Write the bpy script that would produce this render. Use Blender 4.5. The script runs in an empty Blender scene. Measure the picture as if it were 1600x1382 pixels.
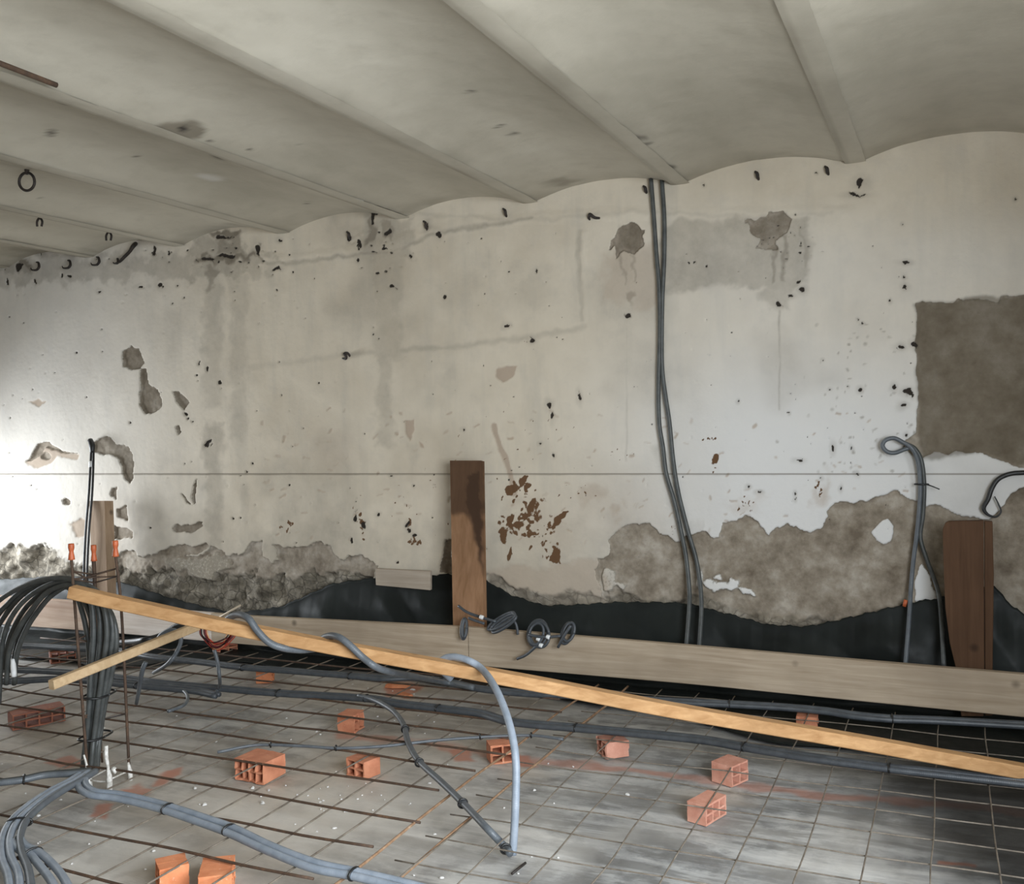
import bpy, math, random
import numpy as np
from mathutils import Vector, Matrix

scene = bpy.context.scene
COL = scene.collection
random.seed(7)
rng = np.random.default_rng(7)

# ------------------------------------------------------------------ camera
H = 1.56                       # eye height above the slab
D = 5.6                        # distance to the old wall
FOC, PX, PY = 1530.0, 800.0, 691.0
R = np.array([[0.91136165, 0.41095344, -0.02317772],
              [0.01306638, 0.0273969, 0.99953923],
              [0.41139908, -0.91124458, 0.01959881]])
_u, _s, _v = np.linalg.svd(R)
R = _u @ _v
C0 = np.array([0.0, 0.0, H])
cam_data = bpy.data.cameras.new('camera')
cam = bpy.data.objects.new('camera', cam_data)
COL.objects.link(cam)
m = Matrix([list(R.T[i]) + [C0[i]] for i in range(3)] + [[0, 0, 0, 1]])
cam.matrix_world = m
cam_data.sensor_fit = 'HORIZONTAL'
cam_data.sensor_width = 36.0
cam_data.lens = 36.0 * FOC / 1600.0
cam_data.clip_start = 0.05
scene.camera = cam

# ------------------------------------------------------------------ world, light, exposure
world = bpy.data.worlds.new('overcast_sky')
scene.world = world
world.use_nodes = True
bg = world.node_tree.nodes['Background']
bg.inputs[0].default_value = (0.72, 0.85, 1.0, 1)
bg.inputs[1].default_value = 1.0


def area(name, loc, direction, sx, sy, power, color, spread=180):
    d = bpy.data.lights.new(name, 'AREA')
    d.shape = 'RECTANGLE'
    d.size, d.size_y = sx, sy
    d.energy = power
    d.color = color
    d.spread = math.radians(spread)
    o = bpy.data.objects.new(name, d)
    COL.objects.link(o)
    o.location = loc
    o.rotation_euler = Vector(direction).to_track_quat('-Z', 'Y').to_euler()
    return o


# daylight: a wide window in the right-hand wall beside the photographer, a small one far left beside the old wall
area('right_window_daylight', (1.47, 0.85, 1.62), (-1, 0.38, -0.48), 2.9, 1.8, 338, (0.85, 0.925, 1.0), 170)
area('left_window_daylight', (-8.18, 4.75, 0.82), (1, 0.34, -0.14), 1.1, 1.5, 54, (0.88, 0.94, 1.0), 98)

scene.view_settings.view_transform = 'Standard'
scene.view_settings.look = 'None'
scene.view_settings.gamma = 1.0
scene.view_settings.use_curve_mapping = False
scene.view_settings.exposure = 0.0


# ------------------------------------------------------------------ projection helpers (photograph taken as 1600 x 1382)
def ray(px, py):
    return R.T @ np.array([(px - PX) / FOC, -(py - PY) / FOC, -1.0])


def V(px, py, y=D):            # point on a plane parallel to the old wall
    d = ray(px, py)
    return C0 + d * (y / d[1])


def F(px, py, z=0.0):          # point at a height above the slab
    d = ray(px, py)
    return C0 + d * ((z - H) / d[2])


def VP(px, py, a, b, off=0.0):  # point on the upright plane through plan points a, b
    n = np.array([-(b[1] - a[1]), b[0] - a[0]])
    n = n / np.linalg.norm(n)
    d = ray(px, py)
    t = (n @ (np.array(a[:2]) - C0[:2]) + off) / (n @ d[:2])
    return C0 + d * t


def project(P):                # world points (N,3) -> pixel coordinates
    c = (P - C0) @ R.T
    return PX + FOC * c[:, 0] / -c[:, 2], PY - FOC * c[:, 1] / -c[:, 2]


# ------------------------------------------------------------------ numpy noise
_perm = rng.permutation(4096)
_val = rng.random(4096)


def _h(i, j):
    return _val[_perm[(i + _perm[j % 4096]) % 4096]]


def vnoise(x, y):
    xi, yi = np.floor(x).astype(int), np.floor(y).astype(int)
    fx, fy = x - xi, y - yi
    fx, fy = fx * fx * (3 - 2 * fx), fy * fy * (3 - 2 * fy)
    a = _h(xi, yi) * (1 - fx) + _h(xi + 1, yi) * fx
    b = _h(xi, yi + 1) * (1 - fx) + _h(xi + 1, yi + 1) * fx
    return a * (1 - fy) + b * fy


def fbm(x, y, o=4):
    s, a, t = 0, 0.5, 0
    for k in range(o):
        s = s + a * vnoise(x * 2 ** k + 17 * k, y * 2 ** k + 31 * k)
        t += a
        a *= 0.5
    return s / t * 2 - 1


def sstep(a, b, x):
    t = np.clip((x - a) / (b - a), 0, 1)
    return t * t * (3 - 2 * t)


class Painter:
    """Masks evaluated on the vertices of a surface."""

    def __init__(self, px, py, wob):
        self.px, self.py = px, py
        self.wx, self.wy = wob

    def sub(self, x0, x1, y0, y1):
        return np.nonzero((self.px > x0) & (self.px < x1) & (self.py > y0) & (self.py < y1))[0]

    def poly(self, out, pts, val=1.0, soft=2.0, warp=4.0):
        P = np.array(pts, float)
        mg = soft * 2 + warp * 2 + 3
        i = self.sub(P[:, 0].min() - mg, P[:, 0].max() + mg, P[:, 1].min() - mg, P[:, 1].max() + mg)
        if not len(i):
            return
        x = self.px[i] + self.wx[i] * warp
        y = self.py[i] + self.wy[i] * warp
        d2 = np.full(len(i), 1e12)
        ins = np.zeros(len(i), bool)
        n = len(P)
        for k in range(n):
            a, b = P[k], P[(k + 1) % n]
            e = b - a
            L = e @ e + 1e-9
            t = np.clip(((x - a[0]) * e[0] + (y - a[1]) * e[1]) / L, 0, 1)
            d2 = np.minimum(d2, (x - a[0] - t * e[0]) ** 2 + (y - a[1] - t * e[1]) ** 2)
            c = ((a[1] > y) != (b[1] > y)) & (x < (b[0] - a[0]) * (y - a[1]) / (b[1] - a[1] + 1e-12) + a[0])
            ins ^= c
        sd = np.sqrt(d2) * np.where(ins, 1, -1)
        out[i] = np.maximum(out[i], val * sstep(-soft, soft, sd))

    def spot(self, out, x, y, rx, ry=None, ang=0, val=1.0, soft=0.5, warp=2.0):
        ry = ry or rx
        mg = max(rx, ry) * (1 + soft) + warp * 2 + 2
        i = self.sub(x - mg, x + mg, y - mg, y + mg)
        if not len(i):
            return
        a = math.radians(ang)
        dx = self.px[i] + self.wx[i] * warp - x
        dy = self.py[i] + self.wy[i] * warp - y
        u = (dx * math.cos(a) + dy * math.sin(a)) / rx
        v = (-dx * math.sin(a) + dy * math.cos(a)) / ry
        r = np.sqrt(u * u + v * v)
        out[i] = np.maximum(out[i], val * (1 - sstep(1 - soft, 1 + soft, r)))

    def line(self, out, pts, w, val=1.0, soft=1.0, warp=2.0):
        P = np.array(pts, float)
        mg = w + soft + warp * 2 + 2
        i = self.sub(P[:, 0].min() - mg, P[:, 0].max() + mg, P[:, 1].min() - mg, P[:, 1].max() + mg)
        if not len(i):
            return
        x = self.px[i] + self.wx[i] * warp
        y = self.py[i] + self.wy[i] * warp
        d2 = np.full(len(i), 1e12)
        for k in range(len(P) - 1):
            a, b = P[k], P[k + 1]
            e = b - a
            t = np.clip(((x - a[0]) * e[0] + (y - a[1]) * e[1]) / (e @ e + 1e-9), 0, 1)
            d2 = np.minimum(d2, (x - a[0] - t * e[0]) ** 2 + (y - a[1] - t * e[1]) ** 2)
        out[i] = np.maximum(out[i], val * (1 - sstep(w - soft, w + soft, np.sqrt(d2))))


# ------------------------------------------------------------------ object helpers
def link(o):
    COL.objects.link(o)
    return o


def mesh_obj(name, verts, faces, mat=None, parent=None, smooth=False, uv=None):
    me = bpy.data.meshes.new(name)
    me.from_pydata([tuple(map(float, v)) for v in verts], [], [tuple(f) for f in faces])
    if uv is not None:
        l = me.uv_layers.new(name='UVMap')
        for lp in me.loops:
            l.data[lp.index].uv = uv[lp.vertex_index]
    if smooth:
        me.polygons.foreach_set('use_smooth', [True] * len(me.polygons))
    me.update()
    if mat:
        me.materials.append(mat)
    o = link(bpy.data.objects.new(name, me))
    if parent:
        o.parent = parent
    return o


def tag(o, label, cat, group=None):
    o['label'] = label
    o['category'] = cat
    if group:
        o['group'] = group
    return o


def thing(name, label, cat, loc=(0, 0, 0), group=None, rz=0.0):
    o = link(bpy.data.objects.new(name, None))
    o.empty_display_size = 0.1
    o.location = tuple(map(float, loc))
    o.rotation_euler = (0, 0, rz)
    return tag(o, label, cat, group)


def keep(o, root):             # parent o to root while its mesh stays in world coordinates
    o.parent = root
    o.matrix_parent_inverse = (Matrix.Translation(root.location) @ root.rotation_euler.to_matrix().to_4x4()).inverted()
    return o


def smooth_path(pts, n=6):
    P = np.array(pts, float)
    if len(P) < 3:
        return P
    Q = np.vstack([2 * P[0] - P[1], P, 2 * P[-1] - P[-2]])
    out = []
    for i in range(1, len(Q) - 2):
        p0, p1, p2, p3 = Q[i - 1], Q[i], Q[i + 1], Q[i + 2]
        for k in range(n):
            t = k / n
            out.append(0.5 * ((2 * p1) + (-p0 + p2) * t + (2 * p0 - 5 * p1 + 4 * p2 - p3) * t * t + (-p0 + 3 * p1 - 3 * p2 + p3) * t ** 3))
    out.append(P[-1])
    return np.array(out)


def tube_data(pts, rad, sides=8, n=6, smooth=True):
    P = smooth_path(pts, n) if smooth else np.array(pts, float)
    m_ = len(P)
    T = np.gradient(P, axis=0)
    T /= np.linalg.norm(T, axis=1)[:, None] + 1e-12
    up = np.array([0, 0, 1.0]) if abs(T[0][2]) < 0.9 else np.array([1.0, 0, 0])
    N = up - T[0] * (up @ T[0])
    N /= np.linalg.norm(N)
    rads = np.full(m_, rad) if np.isscalar(rad) else np.interp(np.linspace(0, 1, m_), np.linspace(0, 1, len(rad)), rad)
    vs, fs, uv = [], [], []
    Ln = np.concatenate([[0], np.cumsum(np.linalg.norm(np.diff(P, axis=0), axis=1))])
    for i in range(m_):
        N = N - T[i] * (N @ T[i])
        N /= np.linalg.norm(N) + 1e-12
        B = np.cross(T[i], N)
        for k in range(sides):
            a = 2 * math.pi * k / sides
            vs.append(P[i] + rads[i] * (math.cos(a) * N + math.sin(a) * B))
            uv.append((k / sides, float(Ln[i])))
    for i in range(m_ - 1):
        for k in range(sides):
            a, b = i * sides + k, i * sides + (k + 1) % sides
            fs.append((a, b, b + sides, a + sides))
    fs.append(tuple(range(sides - 1, -1, -1)))
    fs.append(tuple((m_ - 1) * sides + k for k in range(sides)))
    return vs, fs, uv


def tube(name, pts, rad, mat, root=None, sides=8, n=6, smooth=True):
    vs, fs, uv = tube_data(pts, rad, sides, n, smooth)
    o = mesh_obj(name, vs, fs, mat, None, True, uv)
    if root:
        keep(o, root)
    return o


def box_data(c, s, rz=0.0, bev=0.0):
    """box centred at c with half sizes s and chamfered upright and lying edges"""
    sx, sy, sz = s
    b = min(bev, sx * .45, sy * .45, sz * .45)
    vs, fs = [], []
    rings = [(-sz, b), (-sz + b, 0), (sz - b, 0), (sz, b)] if b > 0 else [(-sz, 0), (sz, 0)]
    for z, q in rings:
        x, y, e = sx - q, sy - q, b if b > 0 else 0
        if b > 0:
            e = max(b - q, 0) if q else b
            ring = [(-x + b, -y), (x - b, -y), (x, -y + b), (x, y - b), (x - b, y), (-x + b, y), (-x, y - b), (-x, -y + b)]
        else:
            ring = [(-x, -y), (x, -y), (x, y), (-x, y)]
        vs += [(p[0], p[1], z) for p in ring]
    k = 8 if b > 0 else 4
    for r_ in range(len(rings) - 1):
        for i in range(k):
            a, d = r_ * k + i, r_ * k + (i + 1) % k
            fs.append((a, d, d + k, a + k))
    fs.append(tuple(range(k - 1, -1, -1)))
    fs.append(tuple((len(rings) - 1) * k + i for i in range(k)))
    c_, s_ = math.cos(rz), math.sin(rz)
    vs = [(c[0] + v[0] * c_ - v[1] * s_, c[1] + v[0] * s_ + v[1] * c_, c[2] + v[2]) for v in vs]
    return vs, fs


def box(name, c, s, mat, root=None, rz=0.0, bev=0.004):
    vs, fs = box_data(c, s, rz, bev)
    o = mesh_obj(name, vs, fs, mat)
    if root:
        keep(o, root)
    return o


def slab(name, outline, y_front, thick, mat, root=None, lean=0.0, z_ref=0.0):
    """board cut from an outline in the wall's x,z plane; front face at y_front, leaning by lean per metre of height"""
    n = len(outline)
    vs = [(x, y_front + lean * (z - z_ref), z) for x, z in outline] + [(x, y_front + thick + lean * (z - z_ref), z) for x, z in outline]
    fs = [tuple(range(n)), tuple(range(2 * n - 1, n - 1, -1))]
    for i in range(n):
        j = (i + 1) % n
        fs.append((i, i + n, j + n, j))
    o = mesh_obj(name, vs, fs, mat)
    bv = o.modifiers.new('edge', 'BEVEL')
    bv.width, bv.segments, bv.limit_method = 0.003, 1, 'ANGLE'
    if root:
        keep(o, root)
    return o


# ------------------------------------------------------------------ materials
class NT:
    def __init__(self, name):
        self.m = bpy.data.materials.new(name)
        self.m.use_nodes = True
        self.t = self.m.node_tree
        self.b = self.t.nodes['Principled BSDF']
        self.tc = self.t.nodes.new('ShaderNodeTexCoord')

    def n(self, kind, **kw):
        nd = self.t.nodes.new(kind)
        for k, v in kw.items():
            setattr(nd, k, v)
        return nd

    def L(self, a, b):
        self.t.links.new(a, b)

    def noise(self, scale, detail=4, rough=0.55, coord='Object', stretch=None, dist=0.0):
        nd = self.n('ShaderNodeTexNoise')
        nd.inputs['Scale'].default_value = scale
        nd.inputs['Detail'].default_value = detail
        nd.inputs['Roughness'].default_value = rough
        nd.inputs['Distortion'].default_value = dist
        if stretch:
            mp = self.n('ShaderNodeMapping')
            mp.inputs['Scale'].default_value = stretch
            self.L(self.tc.outputs[coord], mp.inputs[0])
            self.L(mp.outputs[0], nd.inputs['Vector'])
        else:
            self.L(self.tc.outputs[coord], nd.inputs['Vector'])
        return nd.outputs['Fac']

    def ramp(self, fac, stops):
        nd = self.n('ShaderNodeValToRGB')
        el = nd.color_ramp.elements
        while len(el) < len(stops):
            el.new(0.5)
        for e, (p, c) in zip(el, stops):
            e.position = p
            e.color = tuple(c) + (1,) if not np.isscalar(c) else (c, c, c, 1)
        self.L(fac, nd.inputs[0])
        return nd.outputs[0]

    def mix(self, fac, a, b, mode='MIX'):
        nd = self.n('ShaderNodeMix', data_type='RGBA', blend_type=mode)
        for s, v in ((nd.inputs[0], fac), (nd.inputs[6], a), (nd.inputs[7], b)):
            if isinstance(v, (int, float)):
                s.default_value = v
            elif isinstance(v, tuple):
                s.default_value = v + (1,) if len(v) == 3 else v
            else:
                self.L(v, s)
        return nd.outputs[2]

    def math(self, op, a, b=0.0):
        nd = self.n('ShaderNodeMath', operation=op)
        nd.use_clamp = op in ('MULTIPLY', 'ADD', 'SUBTRACT')
        for s, v in ((nd.inputs[0], a), (nd.inputs[1], b)):
            if isinstance(v, (int, float)):
                s.default_value = v
            else:
                self.L(v, s)
        return nd.outputs[0]

    def crisp(self, mask, noise, amt, lo=0.40, hi=0.60):
        nd = self.n('ShaderNodeMath', operation='MULTIPLY_ADD')
        self.L(noise, nd.inputs[0])
        nd.inputs[1].default_value = amt
        nd.inputs[2].default_value = -0.5 * amt
        ad = self.n('ShaderNodeMath', operation='ADD')
        self.L(nd.outputs[0], ad.inputs[0])
        self.L(mask, ad.inputs[1])
        mr = self.n('ShaderNodeMapRange')
        mr.inputs['From Min'].default_value = lo
        mr.inputs['From Max'].default_value = hi
        self.L(ad.outputs[0], mr.inputs['Value'])
        return mr.outputs[0]

    def attr(self, name):
        nd = self.n('ShaderNodeAttribute', attribute_name=name)
        sp = self.n('ShaderNodeSeparateColor')
        self.L(nd.outputs['Color'], sp.inputs[0])
        return sp.outputs[0], sp.outputs[1], sp.outputs[2], nd.outputs['Alpha']

    def done(self, color, rough=0.8, bump=None, strength=0.3, dist=0.01, metal=0.0, spec=None):
        if isinstance(color, tuple):
            self.b.inputs['Base Color'].default_value = color + (1,)
        else:
            self.L(color, self.b.inputs['Base Color'])
        if isinstance(rough, (int, float)):
            self.b.inputs['Roughness'].default_value = rough
        else:
            self.L(rough, self.b.inputs['Roughness'])
        self.b.inputs['Metallic'].default_value = metal
        if spec is not None:
            self.b.inputs['Specular IOR Level'].default_value = spec
        if bump is not None:
            bp = self.n('ShaderNodeBump')
            bp.inputs['Strength'].default_value = strength
            bp.inputs['Distance'].default_value = dist
            self.L(bump, bp.inputs['Height'])
            self.L(bp.outputs[0], self.b.inputs['Normal'])
        return self.m


def wood_mat(name, dark, light, axis='x', stain=None, rough=0.7, scale=1.0):
    t = NT(name)
    st = {'x': (1.2, 22, 22), 'z': (22, 22, 1.2)}[axis]
    g = t.noise(1.6 * scale, 6, 0.6, stretch=st, dist=0.6)
    c = t.ramp(g, [(0.3, dark), (0.7, light)])
    big = t.noise(2.2, 3, 0.5)
    c = t.mix(t.ramp(big, [(0.4, 0.0), (0.75, 0.55)]), c, tuple(x * 0.62 for x in dark))
    kn = t.n('ShaderNodeTexVoronoi')
    kn.inputs['Scale'].default_value = 2.6
    t.L(t.tc.outputs['Object'], kn.inputs['Vector'])
    c = t.mix(t.ramp(kn.outputs['Distance'], [(0.02, 0.75), (0.07, 0.0)]), c, tuple(x * 0.35 for x in dark))
    if stain:
        r_, g_, b_, a_ = t.attr('mask_a')
        c = t.mix(r_, c, stain)
    return t.done(c, rough, g, 0.25, 0.004, spec=0.2)


M = {}


def make_materials():
    # old lime-painted wall with fallen plaster
    t = NT('old_wall_plaster')
    peel, damp, dark, rust = t.attr('mask_a')
    tan, cool_light, rubble, soot = t.attr('mask_b')
    n1 = t.noise(1.3, 5, 0.6)
    n2 = t.noise(9, 5, 0.65)
    n3 = t.noise(55, 3, 0.6)
    n4 = t.noise(24, 6, 0.7)
    nE = t.noise(55, 5, 0.75)
    rim_shade = t.crisp(peel, nE, 0.9, 0.28, 0.40)
    peel = t.crisp(peel, nE, 0.9, 0.44, 0.56)
    rust = t.crisp(rust, nE, 1.5, 0.40, 0.62)
    dark = t.crisp(dark, nE, 0.8, 0.30, 0.60)
    paint = t.ramp(n1, [(0.3, (0.51, 0.438, 0.335)), (0.55, (0.635, 0.56, 0.445)), (0.75, (0.57, 0.495, 0.385))])
    paint = t.mix(t.ramp(n2, [(0.50, 0.0), (0.80, 0.35)]), paint, (0.46, 0.42, 0.36))
    spk = t.ramp(n4, [(0.69, 0.0), (0.74, 0.8)])
    paint = t.mix(t.math('MULTIPLY', spk, 0.7), paint, (0.32, 0.27, 0.21))
    n6 = t.noise(4.5, 5, 0.6, stretch=(1.6, 1.0, 0.22))
    paint = t.mix(t.ramp(n6, [(0.50, 0.0), (0.75, 0.40)]), paint, (0.43, 0.395, 0.33))
    paint = t.mix(t.math('MULTIPLY', cool_light, 0.85), paint, (0.72, 0.715, 0.705))
    ren = t.ramp(t.mix(0.4, n2, t.noise(3.0, 6, 0.65)), [(0.36, (0.155, 0.122, 0.088)), (0.5, (0.285, 0.24, 0.185)), (0.63, (0.43, 0.38, 0.315))])
    ren = t.mix(t.ramp(n4, [(0.55, 0.0), (0.78, 0.6)]), ren, (0.13, 0.105, 0.08))
    rub = t.ramp(t.mix(0.45, n2, n4), [(0.36, (0.085, 0.073, 0.055)), (0.52, (0.21, 0.183, 0.14)), (0.66, (0.43, 0.385, 0.315))])
    c = t.mix(t.math('MULTIPLY', damp, t.math('ADD', n2, 0.22)), paint, (0.245, 0.215, 0.17))
    c = t.mix(tan, c, (0.42, 0.33, 0.25))
    c = t.mix(t.math('MULTIPLY', rim_shade, 0.6), c, (0.17, 0.145, 0.105))  # dark outline standing in for edge shadow round the fallen plaster
    c = t.mix(peel, c, ren)
    vo = t.n('ShaderNodeTexVoronoi', feature='DISTANCE_TO_EDGE')
    vo.inputs['Scale'].default_value = 13.0
    mpv = t.n('ShaderNodeVectorMath', operation='MULTIPLY_ADD')
    nc = t.n('ShaderNodeTexNoise')
    nc.inputs['Scale'].default_value = 9.0
    t.L(t.tc.outputs['Object'], nc.inputs['Vector'])
    t.L(nc.outputs['Color'], mpv.inputs[0])
    mpv.inputs[1].default_value = (0.10, 0.10, 0.10)
    t.L(t.tc.outputs['Object'], mpv.inputs[2])
    t.L(mpv.outputs[0], vo.inputs['Vector'])
    rub = t.mix(t.ramp(vo.outputs['Distance'], [(0.01, 0.75), (0.07, 0.0)]), rub, (0.06, 0.05, 0.038))
    c = t.mix(rubble, c, rub)
    c = t.mix(t.math('MULTIPLY', soot, 0.8), c, (0.125, 0.102, 0.070))
    c = t.mix(rust, c, (0.13, 0.068, 0.032))
    c = t.mix(dark, c, (0.035, 0.028, 0.022))
    h = t.math('ADD', t.math('MULTIPLY', n2, 0.5), t.math('MULTIPLY', n3, 0.25))
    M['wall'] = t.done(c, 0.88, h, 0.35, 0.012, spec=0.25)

    t = NT('ceiling_plaster')
    st, wh, dk, _ = t.attr('mask_a')
    n1 = t.noise(1.1, 5, 0.6, stretch=(1.0, 0.5, 1.0))
    n2 = t.noise(7, 5, 0.65)
    n3 = t.noise(40, 3)
    c = t.ramp(n1, [(0.3, (0.40, 0.362, 0.285)), (0.5, (0.51, 0.465, 0.375)), (0.72, (0.60, 0.553, 0.455))])
    c = t.mix(t.ramp(n2, [(0.5, 0.0), (0.85, 0.35)]), c, (0.33, 0.295, 0.23))
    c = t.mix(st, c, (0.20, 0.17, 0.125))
    c = t.mix(wh, c, (0.60, 0.57, 0.51))
    c = t.mix(dk, c, (0.05, 0.042, 0.035))
    h = t.math('ADD', t.math('MULTIPLY', n2, 0.5), t.math('MULTIPLY', n3, 0.2))
    M['ceiling'] = t.done(c, 0.9, h, 0.30, 0.012, spec=0.2)

    t = NT('plain_room_plaster')
    c = t.ramp(t.noise(1.5, 5, 0.6), [(0.3, (0.50, 0.46, 0.40)), (0.7, (0.62, 0.58, 0.52))])
    M['plain'] = t.done(c, 0.9)

    # dusty slab
    t = NT('dusty_slab')
    red, dust, pale, dark = t.attr('mask_a')
    n1 = t.noise(1.4, 5, 0.6)
    n2 = t.noise(7, 6, 0.65)
    n3 = t.noise(45, 4, 0.6)
    n5 = t.noise(3.2, 6, 0.7, stretch=(1, 2.2, 1), dist=0.8)
    n7 = t.noise(2.0, 6, 0.7, stretch=(0.7, 4.5, 1), dist=0.5)
    c = t.ramp(n1, [(0.3, (0.26, 0.26, 0.256)), (0.7, (0.40, 0.398, 0.388))])
    c = t.mix(t.ramp(n5, [(0.48, 0.0), (0.72, 0.75)]), c, (0.56, 0.56, 0.54))
    c = t.mix(t.ramp(n2, [(0.40, 0.65), (0.53, 0.0)]), c, (0.12, 0.12, 0.12))
    c = t.mix(t.ramp(n7, [(0.43, 0.7), (0.495, 0.0)]), c, (0.15, 0.145, 0.135))
    c = t.mix(t.ramp(n7, [(0.53, 0.0), (0.64, 0.5)]), c, (0.66, 0.64, 0.60))
    c = t.mix(t.math('MULTIPLY', dust, t.math('ADD', n2, 0.25)), c, (0.62, 0.525, 0.42))
    c = t.mix(t.math('MULTIPLY', pale, t.math('ADD', n5, 0.3)), c, (0.70, 0.665, 0.61))
    c = t.mix(t.ramp(n3, [(0.70, 0.0), (0.76, 0.5)]), c, (0.55, 0.53, 0.50))
    c = t.mix(t.math('MULTIPLY', red, t.math('ADD', n2, 0.4)), c, (0.50, 0.20, 0.125))
    c = t.mix(dark, c, (0.020, 0.019, 0.017))
    rg = t.ramp(n5, [(0.3, 0.42), (0.7, 0.75)])
    sp_ = t.ramp(dark, [(0.2, 0.45), (0.9, 0.10)])
    M['floor'] = t.done(c, rg, t.math('ADD', t.math('MULTIPLY', n5, 0.5), t.math('MULTIPLY', n2, 0.3)), 0.35, 0.015, spec=0.45)
    t.L(sp_, t.b.inputs['Specular IOR Level'])

    # black damp-proof sheet
    t = NT('black_plastic_sheet')
    n1 = t.noise(3, 4, 0.6)
    n2 = t.noise(14, 4, 0.6)
    c = t.ramp(n1, [(0.3, (0.009, 0.0105, 0.0095)), (0.7, (0.020, 0.023, 0.021))])
    M['sheet'] = t.done(c, t.ramp(n2, [(0.3, 0.40), (0.7, 0.58)]), n1, 0.10, 0.02, spec=0.14)

    # timber
    M['board'] = wood_mat('formwork_board', (0.36, 0.275, 0.19), (0.53, 0.43, 0.32))
    M['board_glare'] = wood_mat('glare_board', (0.56, 0.46, 0.38), (0.80, 0.72, 0.64))  # window glare on the low board painted in as pale wood
    M['board_red'] = wood_mat('pinkish_board', (0.34, 0.22, 0.15), (0.55, 0.42, 0.32))
    M['batten'] = wood_mat('fresh_batten', (0.41, 0.215, 0.088), (0.63, 0.375, 0.18), rough=0.6)
    M['stick'] = wood_mat('raw_stick', (0.47, 0.32, 0.175), (0.63, 0.46, 0.28))
    M['lath'] = wood_mat('pale_lath', (0.55, 0.45, 0.33), (0.68, 0.58, 0.45))
    M['post'] = wood_mat('wet_stained_post', (0.22, 0.115, 0.055), (0.34, 0.19, 0.105), axis='z', stain=(0.05, 0.026, 0.014))
    M['post_dark'] = wood_mat('brown_post', (0.075, 0.036, 0.017), (0.115, 0.060, 0.031), axis='z')
    M['post_left'] = wood_mat('left_post', (0.28, 0.185, 0.115), (0.42, 0.30, 0.20), axis='z')
    M['greyboard'] = wood_mat('grey_offcut', (0.34, 0.275, 0.21), (0.47, 0.40, 0.32))

    # conduits
    def conduit(name, a, b, rough=0.45):
        t_ = NT(name)
        sx = t_.n('ShaderNodeSeparateXYZ')
        t_.L(t_.tc.outputs['UV'], sx.inputs[0])
        w = t_.math('SINE', t_.n('ShaderNodeMath', operation='MULTIPLY').outputs[0])
        mul = [n_ for n_ in t_.t.nodes if n_.type == 'MATH' and n_.operation == 'MULTIPLY'][-1]
        t_.L(sx.outputs[1], mul.inputs[0])
        mul.inputs[1].default_value = 2 * math.pi / 0.008
        d_ = t_.noise(18, 4, 0.6)
        c_ = t_.ramp(d_, [(0.35, a), (0.7, b)])
        return t_.done(c_, rough, w, 0.10, 0.0012, spec=0.5)

    M['conduit'] = conduit('grey_corrugated_conduit', (0.085, 0.095, 0.105), (0.125, 0.138, 0.15))
    M['conduit_rear'] = conduit('rear_grey_conduit', (0.05, 0.056, 0.063), (0.08, 0.088, 0.097))
    M['conduit_light'] = conduit('light_grey_conduit', (0.215, 0.25, 0.295), (0.30, 0.335, 0.385))
    M['conduit_dark'] = conduit('dark_conduit', (0.045, 0.048, 0.046), (0.085, 0.09, 0.085))
    M['cable_black'] = conduit('black_cable', (0.012, 0.012, 0.012), (0.03, 0.03, 0.03))
    t = NT('black_tie'); M['tie'] = t.done(t.ramp(t.noise(30), [(0.3, (0.008, 0.008, 0.008)), (0.7, (0.016, 0.016, 0.016))]), 0.4)
    t = NT('white_tape'); M['tape'] = t.done(t.ramp(t.noise(40), [(0.3, (0.70, 0.70, 0.68)), (0.7, (0.85, 0.85, 0.84))]), 0.5)
    t = NT('white_spacer'); M['white'] = t.done(t.ramp(t.noise(60, 4), [(0.35, (0.48, 0.45, 0.40)), (0.6, (0.78, 0.76, 0.71))]), 0.7)
    t = NT('red_wire'); M['wire_red'] = t.done(t.ramp(t.noise(30), [(0.3, (0.38, 0.035, 0.02)), (0.7, (0.50, 0.07, 0.04))]), 0.45)
    t = NT('copper_wire'); M['wire_copper'] = t.done(t.ramp(t.noise(30), [(0.3, (0.60, 0.28, 0.12)), (0.7, (0.75, 0.42, 0.22))]), 0.4, metal=0.4)
    t = NT('maroon_wire'); M['wire_maroon'] = t.done(t.ramp(t.noise(30), [(0.3, (0.12, 0.02, 0.025)), (0.7, (0.18, 0.035, 0.04))]), 0.45)

    # steel
    t = NT('rusty_rebar')
    n1 = t.noise(25, 5, 0.7)
    M['rebar'] = t.done(t.ramp(n1, [(0.3, (0.035, 0.020, 0.012)), (0.55, (0.075, 0.042, 0.024)), (0.75, (0.14, 0.072, 0.037))]), 0.75, n1, 0.3, 0.003)
    t = NT('pale_rust_rebar')
    n1 = t.noise(25, 5, 0.7)
    M['rebar_pale'] = t.done(t.ramp(n1, [(0.3, (0.17, 0.088, 0.045)), (0.55, (0.29, 0.175, 0.10)), (0.75, (0.42, 0.30, 0.20))]), 0.75)
    t = NT('grey_mesh_wire')
    n1 = t.noise(18, 5, 0.7)
    M['mesh'] = t.done(t.ramp(n1, [(0.3, (0.085, 0.068, 0.052)), (0.55, (0.175, 0.145, 0.112)), (0.8, (0.27, 0.235, 0.195))]), 0.6)
    t = NT('old_iron')
    n1 = t.noise(30, 4)
    M['iron'] = t.done(t.ramp(n1, [(0.35, (0.014, 0.011, 0.009)), (0.7, (0.04, 0.027, 0.02))]), 0.7)

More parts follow.
